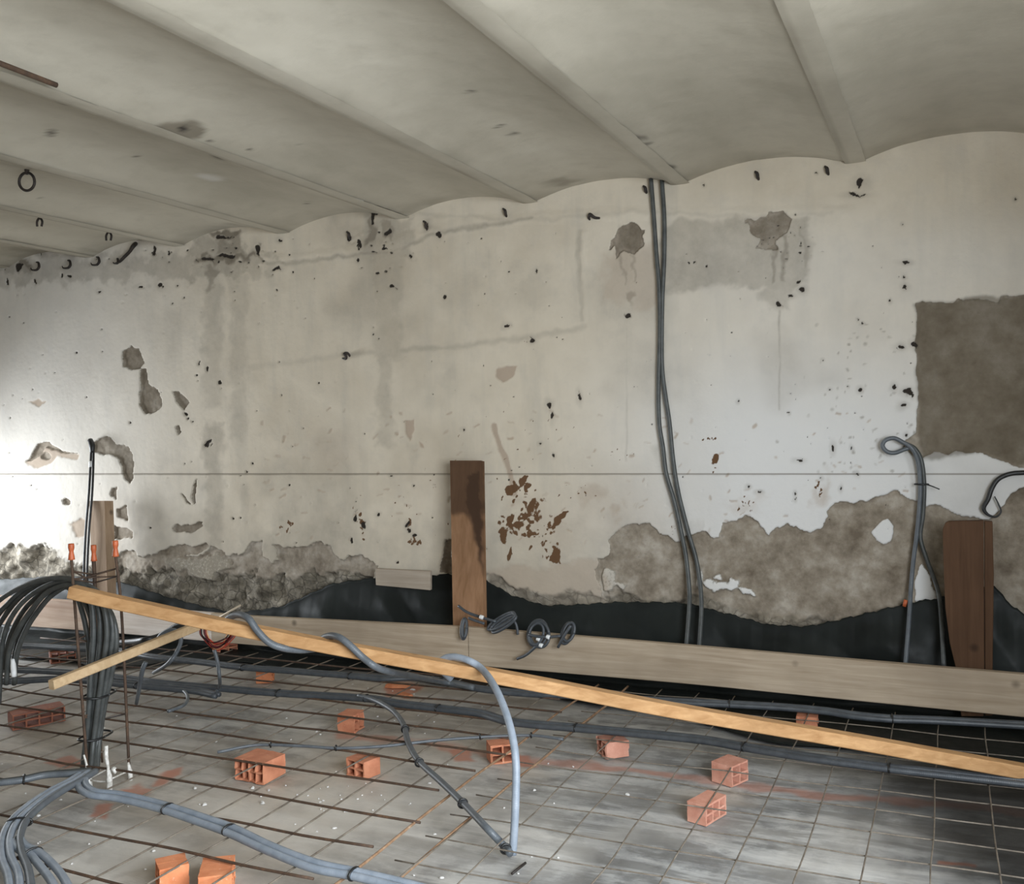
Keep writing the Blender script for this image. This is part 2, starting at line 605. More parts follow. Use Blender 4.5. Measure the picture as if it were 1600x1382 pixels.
    # fired clay
    def clay(name, a, b):
        t_ = NT(name)
        n_ = t_.noise(14, 5, 0.65)
        k_ = t_.noise(70, 3)
        c_ = t_.ramp(n_, [(0.3, a), (0.7, b)])
        c_ = t_.mix(t_.ramp(k_, [(0.66, 0.0), (0.75, 0.5)]), c_, (0.72, 0.55, 0.44))
        return t_.done(c_, 0.85, n_, 0.3, 0.004)
    M['clay'] = clay('hollow_brick_clay', (0.47, 0.165, 0.085), (0.64, 0.27, 0.15))
    M['clay_pink'] = clay('pinkish_clay', (0.50, 0.21, 0.14), (0.66, 0.34, 0.245))
    M['clay_orange'] = clay('orange_clay', (0.60, 0.19, 0.075), (0.76, 0.31, 0.15))
    M['clay_dark'] = clay('dark_clay', (0.25, 0.085, 0.05), (0.37, 0.14, 0.08))
    t = NT('orange_cap'); M['cap'] = t.done(t.ramp(t.noise(25), [(0.3, (0.42, 0.085, 0.025)), (0.7, (0.56, 0.14, 0.05))]), 0.5)
    t = NT('chip_plaster'); M['chip'] = t.done(t.ramp(t.noise(25), [(0.3, (0.55, 0.53, 0.50)), (0.7, (0.78, 0.76, 0.72))]), 0.8)


make_materials()


def set_attr(me, name, chans):
    n = len(me.vertices)
    a = me.attributes.new(name, 'FLOAT_COLOR', 'POINT')
    buf = np.zeros((n, 4), np.float32)
    for k, c in enumerate(chans):
        buf[:, k] = np.clip(c, 0, 1)
    a.data.foreach_set('color', buf.ravel())


def grid_mesh(name, P, nu, nv, mat, kind=None):
    """P: (nv*nu,3) vertices, row-major with nu per row"""
    me = bpy.data.meshes.new(name)
    me.vertices.add(len(P))
    me.vertices.foreach_set('co', P.astype(np.float32).ravel())
    i = np.arange((nv - 1) * (nu - 1))
    a = (i // (nu - 1)) * nu + i % (nu - 1)
    q = np.stack([a, a + 1, a + nu + 1, a + nu], 1).astype(np.int32)
    me.loops.add(q.size)
    me.loops.foreach_set('vertex_index', q.ravel())
    me.polygons.add(len(q))
    me.polygons.foreach_set('loop_start', (np.arange(len(q)) * 4).astype(np.int32))
    me.polygons.foreach_set('use_smooth', np.ones(len(q), bool))
    me.update(calc_edges=True)
    me.validate()
    me.materials.append(mat)
    o = link(bpy.data.objects.new(name, me))
    if kind:
        o['kind'] = kind
    return o


# ================================================================== THE SETTING
XL, XR, YB = -8.2, 1.2, -3.0
ZS, RISE = 2.922, 0.078          # springing height and rise of the ceiling vaults


# traces of the sheet's upper edge along the foot of the wall (photograph pixels)
EDGE = [(-300, 915), (-60, 908), (0, 906), (60, 902), (110, 900), (150, 905), (200, 912), (260, 932), (320, 948), (370, 958), (440, 948), (480, 930), (520, 912), (560, 906), (600, 902),
        (672, 899), (703, 897), (757, 905), (800, 930), (850, 946), (900, 945), (960, 941), (1040, 941), (1075, 943), (1110, 952), (1150, 962),
        (1200, 976), (1260, 979), (1300, 971), (1380, 952), (1430, 940), (1470, 934), (1552, 914), (1580, 945), (1620, 975), (1700, 985), (1900, 980)]
EX = np.array([e[0] for e in EDGE], float)
EY = np.array([e[1] for e in EDGE], float)


def build_wall():
    def axis(lo, hi, f):
        out = [lo]
        while out[-1] < hi:
            out.append(out[-1] + f(out[-1]))
        return np.array(out)
    xs = axis(XL, XR, lambda x: (0.0055 + 0.0045 * min(max(-x / 7, 0), 1)) if -7.35 < x < 0.5 else 0.06)
    zs = axis(-0.02, 3.06, lambda z: 0.007 if z > 0.25 else 0.03)
    nu, nv = len(xs), len(zs)
    X, Z = np.meshgrid(xs, zs)
    X, Z = X.ravel(), Z.ravel()
    P = np.stack([X, np.full_like(X, D), Z], 1)
    px, py = project(P)
    w1x, w1y = fbm(X * 14, Z * 14, 4), fbm(X * 14 + 50, Z * 14 + 9, 4)
    pt = Painter(px, py, (w1x * 1.6, w1y * 1.6))
    N = len(X)
    peel, damp, dark, rust, tan, cool_light, rubble, soot = [np.zeros(N) for _ in range(8)]

    # ---- fallen plaster, right part
    right = [(950, 1010), (946, 950), (936, 915), (926, 885), (930, 876), (947, 878), (951, 869), (954, 846), (965, 830), (975, 824), (1000, 819), (1015, 822), (1029, 833), (1057, 847),
             (1064, 847), (1075, 838), (1100, 833), (1125, 840), (1130, 815), (1146, 813), (1168, 806), (1178, 810), (1193, 829), (1202, 838),
             (1214, 826), (1240, 823), (1264, 830), (1282, 823), (1296, 809), (1291, 798), (1300, 786), (1316, 782), (1358, 783), (1376, 774),
             (1395, 769), (1410, 774), (1431, 785), (1464, 789), (1483, 801), (1504, 809), (1519, 812), (1543, 810), (1560, 800), (1585, 770), (1640, 735),
             (2300, 700), (2300, 1100), (950, 1100)]
    pt.poly(peel, right, 1, 1.6, 5)
    isl = np.zeros(N)
    pt.poly(isl, [(1361, 832), (1375, 815), (1385, 811), (1396, 822), (1394, 845), (1385, 850), (1370, 845)], 1, 1.5, 3)
    pt.poly(isl, [(1432, 892), (1440, 884), (1452, 903), (1464, 936), (1430, 940), (1428, 915)], 1, 1.5, 4)
    pt.spot(isl, 927, 882, 7, 8, 0, 1, 0.3)
    for q in [(1110, 912, 14, 5, 25), (1128, 918, 14, 6, -10), (1143, 912, 10, 5, -30), (1158, 920, 12, 5, 20), (1172, 925, 9, 4, 40), (1122, 905, 10, 4, 10), (1092, 905, 5, 18, 0)]:
        pt.spot(isl, *q, val=0.9, soft=0.6, warp=6)
    pt.poly(isl, [(938, 905), (950, 890), (965, 893), (960, 915), (985, 910), (975, 925), (942, 922)], 0.75, 3, 6)
    peel = np.where(isl > 0, peel * (1 - isl), peel)
    pt.poly(soot, [(1430, 476), (1600, 458), (2400, 440), (2400, 745), (1640, 742), (1525, 706), (1436, 722), (1432, 640)], 0.8, 4, 4)
    # bare render rectangle upper right, the cable loop's shade drawn into its outline
    pt.poly(peel, [(1432, 475), (1490, 472), (1496, 465), (1505, 471), (1558, 471), (1563, 461), (1600, 459), (2400, 440), (2400, 745), (1640, 742), (1600, 733), (1525, 706), (1490, 705), (1480, 711), (1471, 706),
                   (1459, 705), (1450, 712), (1443, 716), (1436, 722), (1425, 712), (1412, 700), (1414, 688), (1431, 677), (1432, 640), (1434, 600), (1430, 560)], 1, 1.4, 3)
    # ---- fallen plaster, left part
    left = [(180, 1010), (182, 872), (190, 860), (200, 858), (218, 865), (227, 872), (240, 864), (255, 857), (285, 866), (310, 868), (330, 858), (345, 862), (359, 872), (372, 866), (380, 862), (391, 848), (407, 849), (409, 868),
            (429, 882), (435, 874), (426, 853), (444, 859), (462, 853), (482, 852), (500, 848), (517, 852), (523, 868), (532, 874), (545, 866), (556, 865), (576, 874), (588, 884),
            (584, 900), (590, 1010)]
    pt.poly(peel, left, 1, 1.6, 5)
    pt.poly(peel, [(250, 859), (280, 853), (323, 850), (326, 856), (309, 865), (250, 868)], 0.9, 1.5, 3)
    pt.poly(peel, [(697, 842), (706, 842), (706, 899), (684, 896), (688, 882), (694, 870)], 0.9, 1.5, 3)
    patch = np.zeros(N)
    pt.poly(patch, [(250, 870), (300, 868), (350, 868), (362, 880), (340, 905), (300, 905), (270, 890)], 0.75, 6, 10)
    peel *= 1 - 0.8 * patch
    damp = np.maximum(damp, 0.6 * patch)
    # rough stone at the foot
    pt.poly(rubble, [(-400, 862), (0, 858), (58, 852), (80, 862), (100, 872), (118, 884), (180, 888), (215, 900), (250, 885), (290, 906), (350, 902), (400, 896), (440, 905), (480, 898), (520, 898), (560, 902),
                     (590, 905), (590, 1100), (-400, 1100)], 1, 4, 9)
    pt.poly(rubble, [(757, 897), (800, 912), (860, 928), (930, 928), (1000, 935), (1080, 935), (1160, 952), (1240, 968), (1300, 960), (1300, 1100), (757, 1100)], 0.75, 4, 8)
    pt.poly(tan, [(757, 893), (800, 884), (840, 888), (862, 880), (900, 876), (935, 880), (948, 905), (955, 960), (757, 960)], 0.55, 6, 8)
    # brown blobs, left and middle
    for q in [[(191, 549), (205, 538), (216, 543), (223, 566), (216, 576), (201, 578), (191, 573)],
              [(217, 577), (225, 575), (234, 602), (246, 610), (252, 628), (248, 643), (229, 646), (217, 631), (219, 607)],
              [(270, 611), (278, 610), (295, 631), (289, 642), (273, 625)], [(272, 667), (280, 666), (284, 678), (278, 681)],
              [(146, 693), (167, 681), (182, 692), (198, 698), (208, 719), (203, 755), (194, 750), (187, 719), (172, 710), (146, 706)],
              [(173, 762), (184, 760), (182, 781), (172, 771)], [(182, 795), (198, 793), (196, 813), (184, 808)],
              [(96, 783), (103, 778), (109, 783), (107, 792), (99, 792)], [(178, 822), (197, 825), (210, 832), (205, 842), (178, 842)],
              [(270, 826), (285, 820), (316, 817), (317, 824), (300, 831), (272, 832)], [(301, 770), (304, 745), (308, 760), (305, 785), (301, 788)], [(282, 771), (287, 774), (297, 788), (292, 787)]]:
        pt.poly(peel, q, 0.95, 1.3, 3)
        pt.poly(soot, q, 0.42, 2.5, 4)
    for q in [[(632, 657), (648, 655), (648, 675), (642, 690), (633, 668)], [(775, 575), (795, 572), (810, 573), (800, 588), (785, 598), (775, 590)],
              [(40, 722), (61, 695), (73, 692), (88, 704), (122, 710), (118, 716), (88, 713), (73, 728), (52, 735)], [(108, 820), (125, 810), (135, 815), (135, 838), (118, 840)],
              [(654, 692), (660, 695), (661, 702), (655, 700)], [(46, 628), (60, 623), (72, 629), (60, 635)]]:
        pt.poly(tan, q, 0.9, 1.3, 3)
    pt.poly(peel, [(40, 722), (61, 692), (73, 689), (90, 702), (122, 709), (90, 707), (72, 698), (62, 712)], 0.9, 1.2, 2)
    pt.spot(peel, 70, 712, 7, 6, 0, 0.8, 0.5)
    pt.line(tan, [(772, 665), (778, 690), (790, 720), (800, 750), (804, 772)], 4.5, 0.85, 1.2, 2)
    # upper dark patches
    pt.poly(peel, [(972, 349), (989, 352), (1003, 355), (1011, 355), (1004, 366), (1003, 386), (992, 396), (982, 396), (965, 403), (962, 383), (952, 389), (957, 372), (963, 359)], 1, 1.5, 5)
    pt.poly(peel, [(1163, 345), (1199, 339), (1202, 330), (1225, 328), (1236, 343), (1227, 365), (1212, 377), (1210, 388), (1182, 390), (1187, 373), (1172, 362), (1167, 350)], 1, 1.5, 5)
    pt.poly(soot, [(965, 352), (1003, 358), (1000, 388), (985, 392), (965, 396)], 0.5, 5, 6)
    pt.poly(soot, [(1175, 348), (1230, 332), (1225, 362), (1190, 385)], 0.45, 5, 6)
    # grey damp panels and streaks, with cable shadows painted in further down
    pt.poly(damp, [(1036, 348), (1100, 343), (1165, 343), (1262, 343), (1268, 400), (1252, 448), (1222, 462), (1190, 446), (1100, 452), (1036, 457)], 0.62, 5, 8)
    pt.poly(tan, [(948, 395), (1005, 390), (1034, 380), (1034, 482), (1010, 482), (940, 465)], 0.42, 8, 10)
    for (x0, x1, y0, y1, v) in [(316, 346, 425, 640, .42), (318, 348, 660, 880, .6), (358, 388, 430, 690, .38), (582, 628, 355, 560, .42), (588, 614, 540, 700, .45), (370, 378, 480, 680, .35),
                                (976, 986, 395, 500, .5), (1206, 1224, 380, 450, .6), (1030, 1038, 430, 560, .4), (375, 392, 760, 860, .3), (322, 334, 420, 470, .6), (566, 590, 335, 400, .6), (640, 646, 700, 760, .3)]:
        pt.poly(damp, [(x0, y0), (x1, y0), (x1 - 2, y1), (x0 + 3, y1)], v, 7, 7)
    pt.poly(damp, [(-200, 405), (60, 400), (200, 400), (320, 395), (400, 385), (420, 400), (420, 428), (320, 436), (240, 432), (120, 440), (0, 446), (-200, 452)], 0.55, 8, 16)
    pt.poly(damp, [(300, 372), (345, 360), (372, 362), (385, 400), (380, 430), (330, 430), (296, 400)], 0.75, 6, 12)
    pt.poly(damp, [(566, 340), (600, 336), (640, 340), (650, 400), (600, 410), (566, 395)], 0.5, 6, 12)
    pt.poly(damp, [(1180, 455), (1215, 440), (1240, 455), (1228, 480), (1200, 480)], 0.5, 4, 6)
    pt.line(damp, [(420, 413), (470, 410), (530, 402), (610, 394), (690, 362), (760, 352), (830, 341)], 3, 0.7, 3, 3)
    pt.line(damp, [(540, 555), (600, 548), (700, 542), (790, 532), (860, 522), (912, 512)], 4, 0.45, 4, 3)
    pt.line(damp, [(380, 575), (460, 566), (540, 555)], 4, 0.25, 4, 3)
    pt.line(damp, [(904, 362), (905, 410), (907, 460), (908, 500)], 4, 0.5, 3, 3)
    pt.line(damp, [(1217, 485), (1218, 560), (1217, 640)], 1.6, 0.6, 1.5, 1)
    pt.line(damp, [(979, 500), (980, 640), (978, 720)], 1.4, 0.35, 1.5, 1)
    pt.line(damp, [(640, 335), (830, 345), (1000, 330), (1160, 340), (1300, 335)], 3, 0.25, 3, 4)
    pt.poly(damp, [(1030, 690), (1052, 740), (1066, 830), (1058, 835), (1040, 760), (1018, 700)], 0.4, 6, 4)  # soft shadow of the wall conduits, painted along their bend
    pt.poly(damp, [(1420, 690), (1432, 760), (1434, 800), (1424, 790), (1424, 750), (1410, 700)], 0.35, 3, 2)  # shadow of the looped cable painted along its left side
    # random clouds of dirt low on the wall
    big = fbm(X * 1.7, Z * 1.7, 4)
    low = sstep(780, 860, py + 40 * w1x) * (px < 1100)
    damp = np.maximum(damp, np.clip(0.35 * low + 0.35 * sstep(0.1, 0.6, big), 0, 0.55))
    cool_light = np.maximum(sstep(800, 1200, px) * (0.35 + 0.65 * sstep(480, 700, py)) * sstep(280, 420, py), 0.55 * sstep(420, 60, px))  # cool daylight painted into the wall colour at right and left
    for q, v in [([(318, 363), (350, 357), (374, 359), (368, 378), (352, 368), (330, 367)], .95), ([(306, 402), (350, 399), (396, 397), (400, 403), (350, 409), (312, 409)], .85), ([(24, 412), (34, 403), (44, 408), (46, 421), (36, 414), (28, 420)], .9),
                 ([(0, 409), (44, 404), (50, 424), (-80, 434)], .35), ([(574, 350), (581, 335), (588, 345), (583, 372), (574, 382)], .7), ([(596, 350), (606, 346), (612, 372), (600, 366)], .5), ([(338, 378), (372, 372), (384, 398), (340, 400)], .5),
                 ([(405, 380), (412, 383), (408, 400), (420, 412), (416, 414), (402, 400)], .7), ([(315, 420), (330, 412), (345, 420), (336, 446), (322, 456), (320, 436)], .5), ([(1205, 383), (1211, 383), (1211, 440), (1206, 440)], .5), ([(1219, 372), (1225, 372), (1226, 440), (1220, 440)], .5),
                 ([(972, 400), (976, 400), (977, 448), (973, 448)], .45), ([(986, 398), (990, 398), (991, 440), (987, 440)], .45), ([(976, 462), (992, 456), (996, 470), (980, 476)], .45), ([(1247, 350), (1256, 372), (1264, 400), (1258, 420), (1254, 390)], .3)]:
        pt.poly(soot, q, v, 2.5, 7)
    # ---- laser / chalk datum line
    soot *= 1.0
    pt.line(soot, [(-300, 741.0), (2300, 741.5)], 1.15, 0.95, 0.8, 0.25)
    # ---- rust splashes around the middle
    rs = random.Random(3)
    for (cx_, cy_, rx_, ry_, n_, s_) in [(820, 765, 18, 20, 9, 4), (800, 778, 22, 20, 9, 4), (830, 800, 18, 18, 22, 5.5), (792, 825, 14, 24, 14, 5), (818, 832, 20, 12, 10, 5), (865, 818, 22, 14, 10, 5.5), (860, 862, 16, 24, 12, 4),
                                         (845, 838, 30, 26, 12, 3), (650, 845, 22, 10, 10, 4), (560, 815, 14, 20, 10, 3), (637, 820, 6, 14, 6, 4), (1105, 688, 22, 4, 6, 3), (1120, 722, 6, 12, 5, 4), (450, 820, 6, 12, 6, 4), (905, 770, 30, 18, 10, 2.5),
                                         (1278, 765, 10, 16, 9, 3.5), (1165, 785, 24, 12, 12, 3), (800, 700, 160, 60, 18, 1.6), (680, 790, 120, 60, 26, 1.8), (970, 705, 30, 12, 9, 2), (870, 670, 30, 20, 6, 2), (1050, 830, 12, 12, 7, 3)]:
        for _ in range(n_):
            a = rs.gauss(0, 0.5) * rx_
            b = rs.gauss(0, 0.5) * ry_
            pt.spot(rust, cx_ + a, cy_ + b, s_ * rs.uniform(.5, 1.3), s_ * rs.uniform(.3, .7), rs.choice([-60, -45, 70, 110, 20]), rs.uniform(.55, 1), 0.5, 3)
    for q in [(925, 775, 26, 14, -20, .5), (968, 797, 11, 14, 0, .6), (835, 805, 34, 30, 0, .3), (860, 830, 46, 30, 20, .3), (520, 705, 36, 30, 0, .22), (1280, 765, 9, 18, 20, .5), (700, 760, 60, 40, 0, .15), (930, 800, 90, 50, 0, .18), (1165, 787, 22, 12, 0, .3)]:
        pt.spot(tan, q[0], q[1], q[2], q[3], q[4], q[5], 0.8, 14)
    for (x, y, rx, ry, a) in [(817, 752, 5, 9, 20), (800, 765, 7, 10, 60), (823, 762, 4, 7, 0), (832, 790, 7, 12, 30), (822, 808, 10, 6, -30), (812, 822, 9, 5, 0), (789, 838, 5, 12, 10), (797, 815, 5, 11, 20), (878, 808, 10, 4, -25), (872, 815, 6, 7, 0), (868, 868, 5, 12, 0),
                              (798, 865, 3, 13, 10), (1120, 716, 6, 8, 0)]:
        pt.spot(rust, x, y, rx, ry, a, 0.95, 0.4, 4)
    # ---- holes, nail marks and chips
    holes = [(612, 448, 6, 5), (828, 531, 5, 5), (793, 510, 5, 3), (858, 633, 5, 7), (862, 650, 3, 9), (905, 622, 3, 8), (865, 713, 3, 3), (725, 673, 2.5, 2.5), (583, 523, 2.2, 2.2), (695, 466, 3, 5), (795, 424, 2, 2), (838, 425, 2.2, 5),
             (980, 491, 6, 5), (1215, 474, 6, 6), (1099, 289, 2.5, 2.5), (1274, 269, 2, 2), (1587, 312, 2.5, 2.5), (1411, 351, 2, 2), (1413, 411, 9, 3), (1412, 432, 2.6, 2.6), (1412, 448, 4.5, 4.5), (1390, 469, 2.6, 2.6), (1340, 498, 2, 2), (1348, 505, 2.5, 2.2),
             (1345, 286, 11, 7), (1335, 304, 16, 3), (1407, 543, 8, 4), (1416, 612, 10, 5), (1424, 617, 3, 4), (1411, 634, 6, 5), (1397, 605, 4, 5), (1287, 564, 2, 2), (1344, 608, 4, 4), (1295, 609, 2, 2), (1323, 605, 2, 2), (1231, 645, 2, 2), (1155, 626, 2, 2), (1430, 538, 6, 6),
             (345, 371, 14, 4), (352, 400, 20, 4), (325, 405, 16, 3), (402, 392, 7, 12), (430, 420, 9, 3), (437, 376, 3, 3), (562, 383, 6, 8), (545, 372, 4, 6), (558, 407, 3, 4), (605, 363, 5, 5), (668, 354, 5, 7), (684, 366, 5, 6), (641, 399, 4, 4), (600, 388, 6, 2.5), (583, 340, 4, 14),
             (250, 445, 5, 6), (276, 446, 2, 2), (287, 465, 2, 2), (267, 474, 2, 2), (218, 449, 5, 2), (155, 456, 3, 2), (323, 576, 3, 4), (343, 594, 5, 5), (326, 693, 5, 6), (310, 568, 2, 4), (293, 654, 2, 2), (203, 660, 2, 2), (291, 647, 4, 4), (364, 811, 3, 3), (300, 659, 2, 2),
             (452, 759, 2.2, 2.2), (610, 745, 3, 2), (646, 759, 2.2, 2.2), (385, 738, 2, 2), (393, 724, 2, 2), (590, 806, 4, 4), (556, 808, 4, 9), (566, 820, 4, 6), (635, 820, 3, 7), (640, 832, 4, 4), (648, 838, 6, 3), (620, 880, 2.5, 2.5), (550, 845, 4, 6), (1243, 773, 2, 3), (1243, 780, 2, 2),
             (1281, 747, 2, 2), (1315, 764, 2, 5), (1340, 742, 2, 3), (1170, 760, 3, 2), (1185, 770, 4, 2), (1330, 700, 2, 4), (1300, 700, 3, 8), (1250, 720, 7, 3), (30, 415, 9, 8), (12, 440, 2, 8), (55, 440, 2, 6), (98, 430, 3, 5), (240, 392, 3, 12), (262, 395, 2, 5), (1085, 410, 2.5, 2.5), (1103, 414, 2, 2),
             (1076, 412, 2, 2), (1234, 364, 2, 2), (1248, 440, 4, 3), (1253, 452, 5, 4), (1236, 460, 6, 3), (1415, 680, 3, 3), (845, 695, 2, 2)]
    for (x, y, rx, ry) in holes:
        wv = min(rx, ry) * 0.75
        pt.spot(dark, x, y, rx * .72, ry * .72, rs.uniform(-25, 25), 0.82, 0.28, wv)
        for _ in range(3):
            pt.spot(dark, x + rs.gauss(0, rx * .5), y + rs.gauss(0, ry * .5), rx * rs.uniform(.2, .5), ry * rs.uniform(.2, .5), rs.uniform(-60, 60), rs.uniform(.4, .8), 0.3, wv)
        pt.spot(damp, x, y, rx * 1.5 + 1, ry * 1.5 + 1, 0, 0.35, 0.6, 3)
    for _ in range(240):
        x, y = rs.uniform(0, 1430), rs.uniform(360, 860)
        pt.spot(dark, x, y, rs.uniform(0.8, 1.9), rs.uniform(0.8, 1.9), 0, rs.uniform(.3, .8), 0.6, 1)
    for _ in range(90):
        x, y = rs.choice([rs.uniform(0, 460), rs.gauss(600, 40), rs.gauss(380, 60), rs.gauss(1230, 25)]), rs.gauss(395, 22)
        pt.spot(dark, x, y + (0 if x < 460 else -10), rs.uniform(1, 3.2), rs.uniform(1, 2.4), 0, rs.uniform(.3, .8), 0.6, 2)
    for _ in range(150):
        x, y = rs.uniform(400, 1430), rs.uniform(640, 850)
        L, a = rs.uniform(2, 9), rs.uniform(-1.2, 0.5)
        pt.line(tan, [(x, y), (x + L * math.cos(a), y + L * math.sin(a))], rs.uniform(.8, 2), rs.uniform(.3, .8), 1, 3)
    for _ in range(70):
        x, y = rs.gauss(1340, 50), rs.uniform(500, 740)
        pt.spot(damp, min(x, 1428), y, rs.uniform(1, 4), rs.uniform(1, 3), 0, rs.uniform(.3, .9), 0.5, 3)
    # relief: plaster skin stands proud of the render, stones bulge, whole wall is uneven
    bulge = fbm(X * 2.3, Z * 2.3, 3) * 0.008
    stone = fbm(X * 5.5, Z * 7.5, 3)
    y = D - bulge + 0.017 * sstep(0.35, 0.65, peel) + 0.006 * tan + 0.012 * dark - 0.003 * fbm(X * 40, Z * 40, 3) * (0.3 + peel)
    y -= rubble * stone * 0.065 - rubble * 0.012
    ridge = np.zeros(N)
    pt.line(ridge, [(430, 405), (530, 396), (640, 372), (760, 346), (900, 336), (1000, 332), (1160, 334), (1330, 330)], 7, 1, 6, 3)
    pt.line(ridge, [(912, 365), (914, 500)], 4, 0.8, 4, 3)
    y -= 0.006 * ridge
    P[:, 1] = y
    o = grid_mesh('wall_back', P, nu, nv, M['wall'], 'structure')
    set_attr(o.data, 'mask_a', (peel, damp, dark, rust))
    set_attr(o.data, 'mask_b', (tan, cool_light, rubble, soot))


build_wall()

# ------------------------------------------------------------------ floor slab


def build_floor():
    def axis(lo, hi, a, b, s, l_):
        out = [lo]
        while out[-1] < hi:
            out.append(out[-1] + (s if a < out[-1] < b else l_))
        return np.array(out)
    xs = axis(XL, XR, -6.2, 0.6, 0.011, 0.12)
    ys = axis(YB, D + .05, 2.3, 5.3, 0.011, 0.12)
    nu, nv = len(xs), len(ys)
    X, Y = np.meshgrid(xs, ys)
    X, Y = X.ravel(), Y.ravel()
    P = np.stack([X, Y, np.zeros_like(X)], 1)
    c = (P - C0) @ R.T
    ok = c[:, 2] < -0.3
    px, py = np.full(len(X), -9999.), np.full(len(X), -9999.)
    px[ok], py[ok] = project(P[ok])
    wx, wy = fbm(X * 9, Y * 9, 4), fbm(X * 9 + 40, Y * 9 + 3, 4)
    pt = Painter(px, py, (wx * 1.6, wy * 1.6))
    N = len(X)
    red, dust, pale, dark = [np.zeros(N) for _ in range(4)]
    pt.line(red, [(690, 1168), (795, 1185), (860, 1190), (950, 1200), (1100, 1218), (1170, 1229), (1290, 1243), (1462, 1256), (1640, 1275)], 5, 0.62, 3, 4)
    pt.line(red, [(530, 1152), (600, 1156), (690, 1166), (720, 1170)], 5, 0.6, 3, 5)
    for q in [[(235, 1225), (262, 1205), (285, 1200), (278, 1212), (255, 1226)], [(140, 1272), (152, 1258), (178, 1256), (166, 1276)], [(192, 1236), (215, 1228), (238, 1230), (228, 1242), (200, 1244)],
              [(100, 1200), (70, 1192), (110, 1180), (140, 1190)], [(600, 1072), (640, 1066), (662, 1072), (640, 1090), (604, 1088)], [(700, 1170), (730, 1168), (740, 1195), (712, 1192)], [(790, 1168), (830, 1180), (840, 1195), (800, 1195)]]:
        pt.poly(red, q, 0.9, 2.5, 5)
    pt.line(red, [(1468, 1347), (1495, 1352), (1524, 1354)], 2.5, 1.0, 1.5, 3)
    f1 = fbm(X * 1.2 + 5, Y * 1.2, 4)
    f2 = fbm(X * 3 + 9, Y * 3, 4)
    leftness = sstep(-1.2, -2.6, X)
    dust = np.clip(leftness * (0.55 + 0.9 * f1), 0, 0.95)
    dust = np.maximum(dust, 0.6 * np.clip(red, 0, 1) * 0)
    for q in [(560, 1165, 60, 14, 5), (420, 1220, 90, 20, 5), (230, 1230, 90, 40, -20), (800, 1200, 60, 20, 5), (1120, 1245, 60, 14, 5)]:
        pt.spot(dust, *q, val=0.55, soft=0.8, warp=12)
    pale = np.clip(0.25 + 0.9 * f2, 0, 1) * (0.35 + 0.5 * sstep(4.6, 3.0, Y))
    for q in [(560, 1275, 110, 40, 5), (180, 1330, 120, 40, -10), (480, 1130, 60, 12, 5), (420, 1290, 160, 40, 8), (660, 1250, 90, 30, 8)]:
        pt.spot(pale, *q, val=0.75, soft=0.8, warp=14)
    # floor colour darkens towards the right and the back
    far_right = X + 0.35 * (Y - 3.3) + 0.10 * wx + 0.06 * f2
    dark = 0.90 * sstep(-0.30, 0.30, far_right) * sstep(2.7, 3.1, Y)
    dark = np.maximum(dark, (0.8 - 0.5 * leftness) * sstep(4.5, 5.3, Y + 0.12 * f2 + 0.05 * wx - 0.25 * leftness))
    z = 0.004 * fbm(X * 2, Y * 2, 3)
    P[:, 2] = z
    o = grid_mesh('floor', P, nu, nv, M['floor'], 'structure')
    set_attr(o.data, 'mask_a', (red, dust, pale, dark))


build_floor()

# ------------------------------------------------------------------ ceiling: slab, plastered beams and shallow vaults
SPR = [1.12 * v for v in (1.33, 0.475, -0.375, -1.23, -2.07, -2.885, -3.74, -4.58, -5.385, -6.22, -7.06, -7.9)]
ceil = box('ceiling', ((XL + XR) / 2, (YB + D) / 2, 3.2), ((XR - XL) / 2 + .2, (D - YB) / 2 + .2, 0.09), M['plain'], bev=0)
ceil['kind'] = 'structure'
FL = 0.085


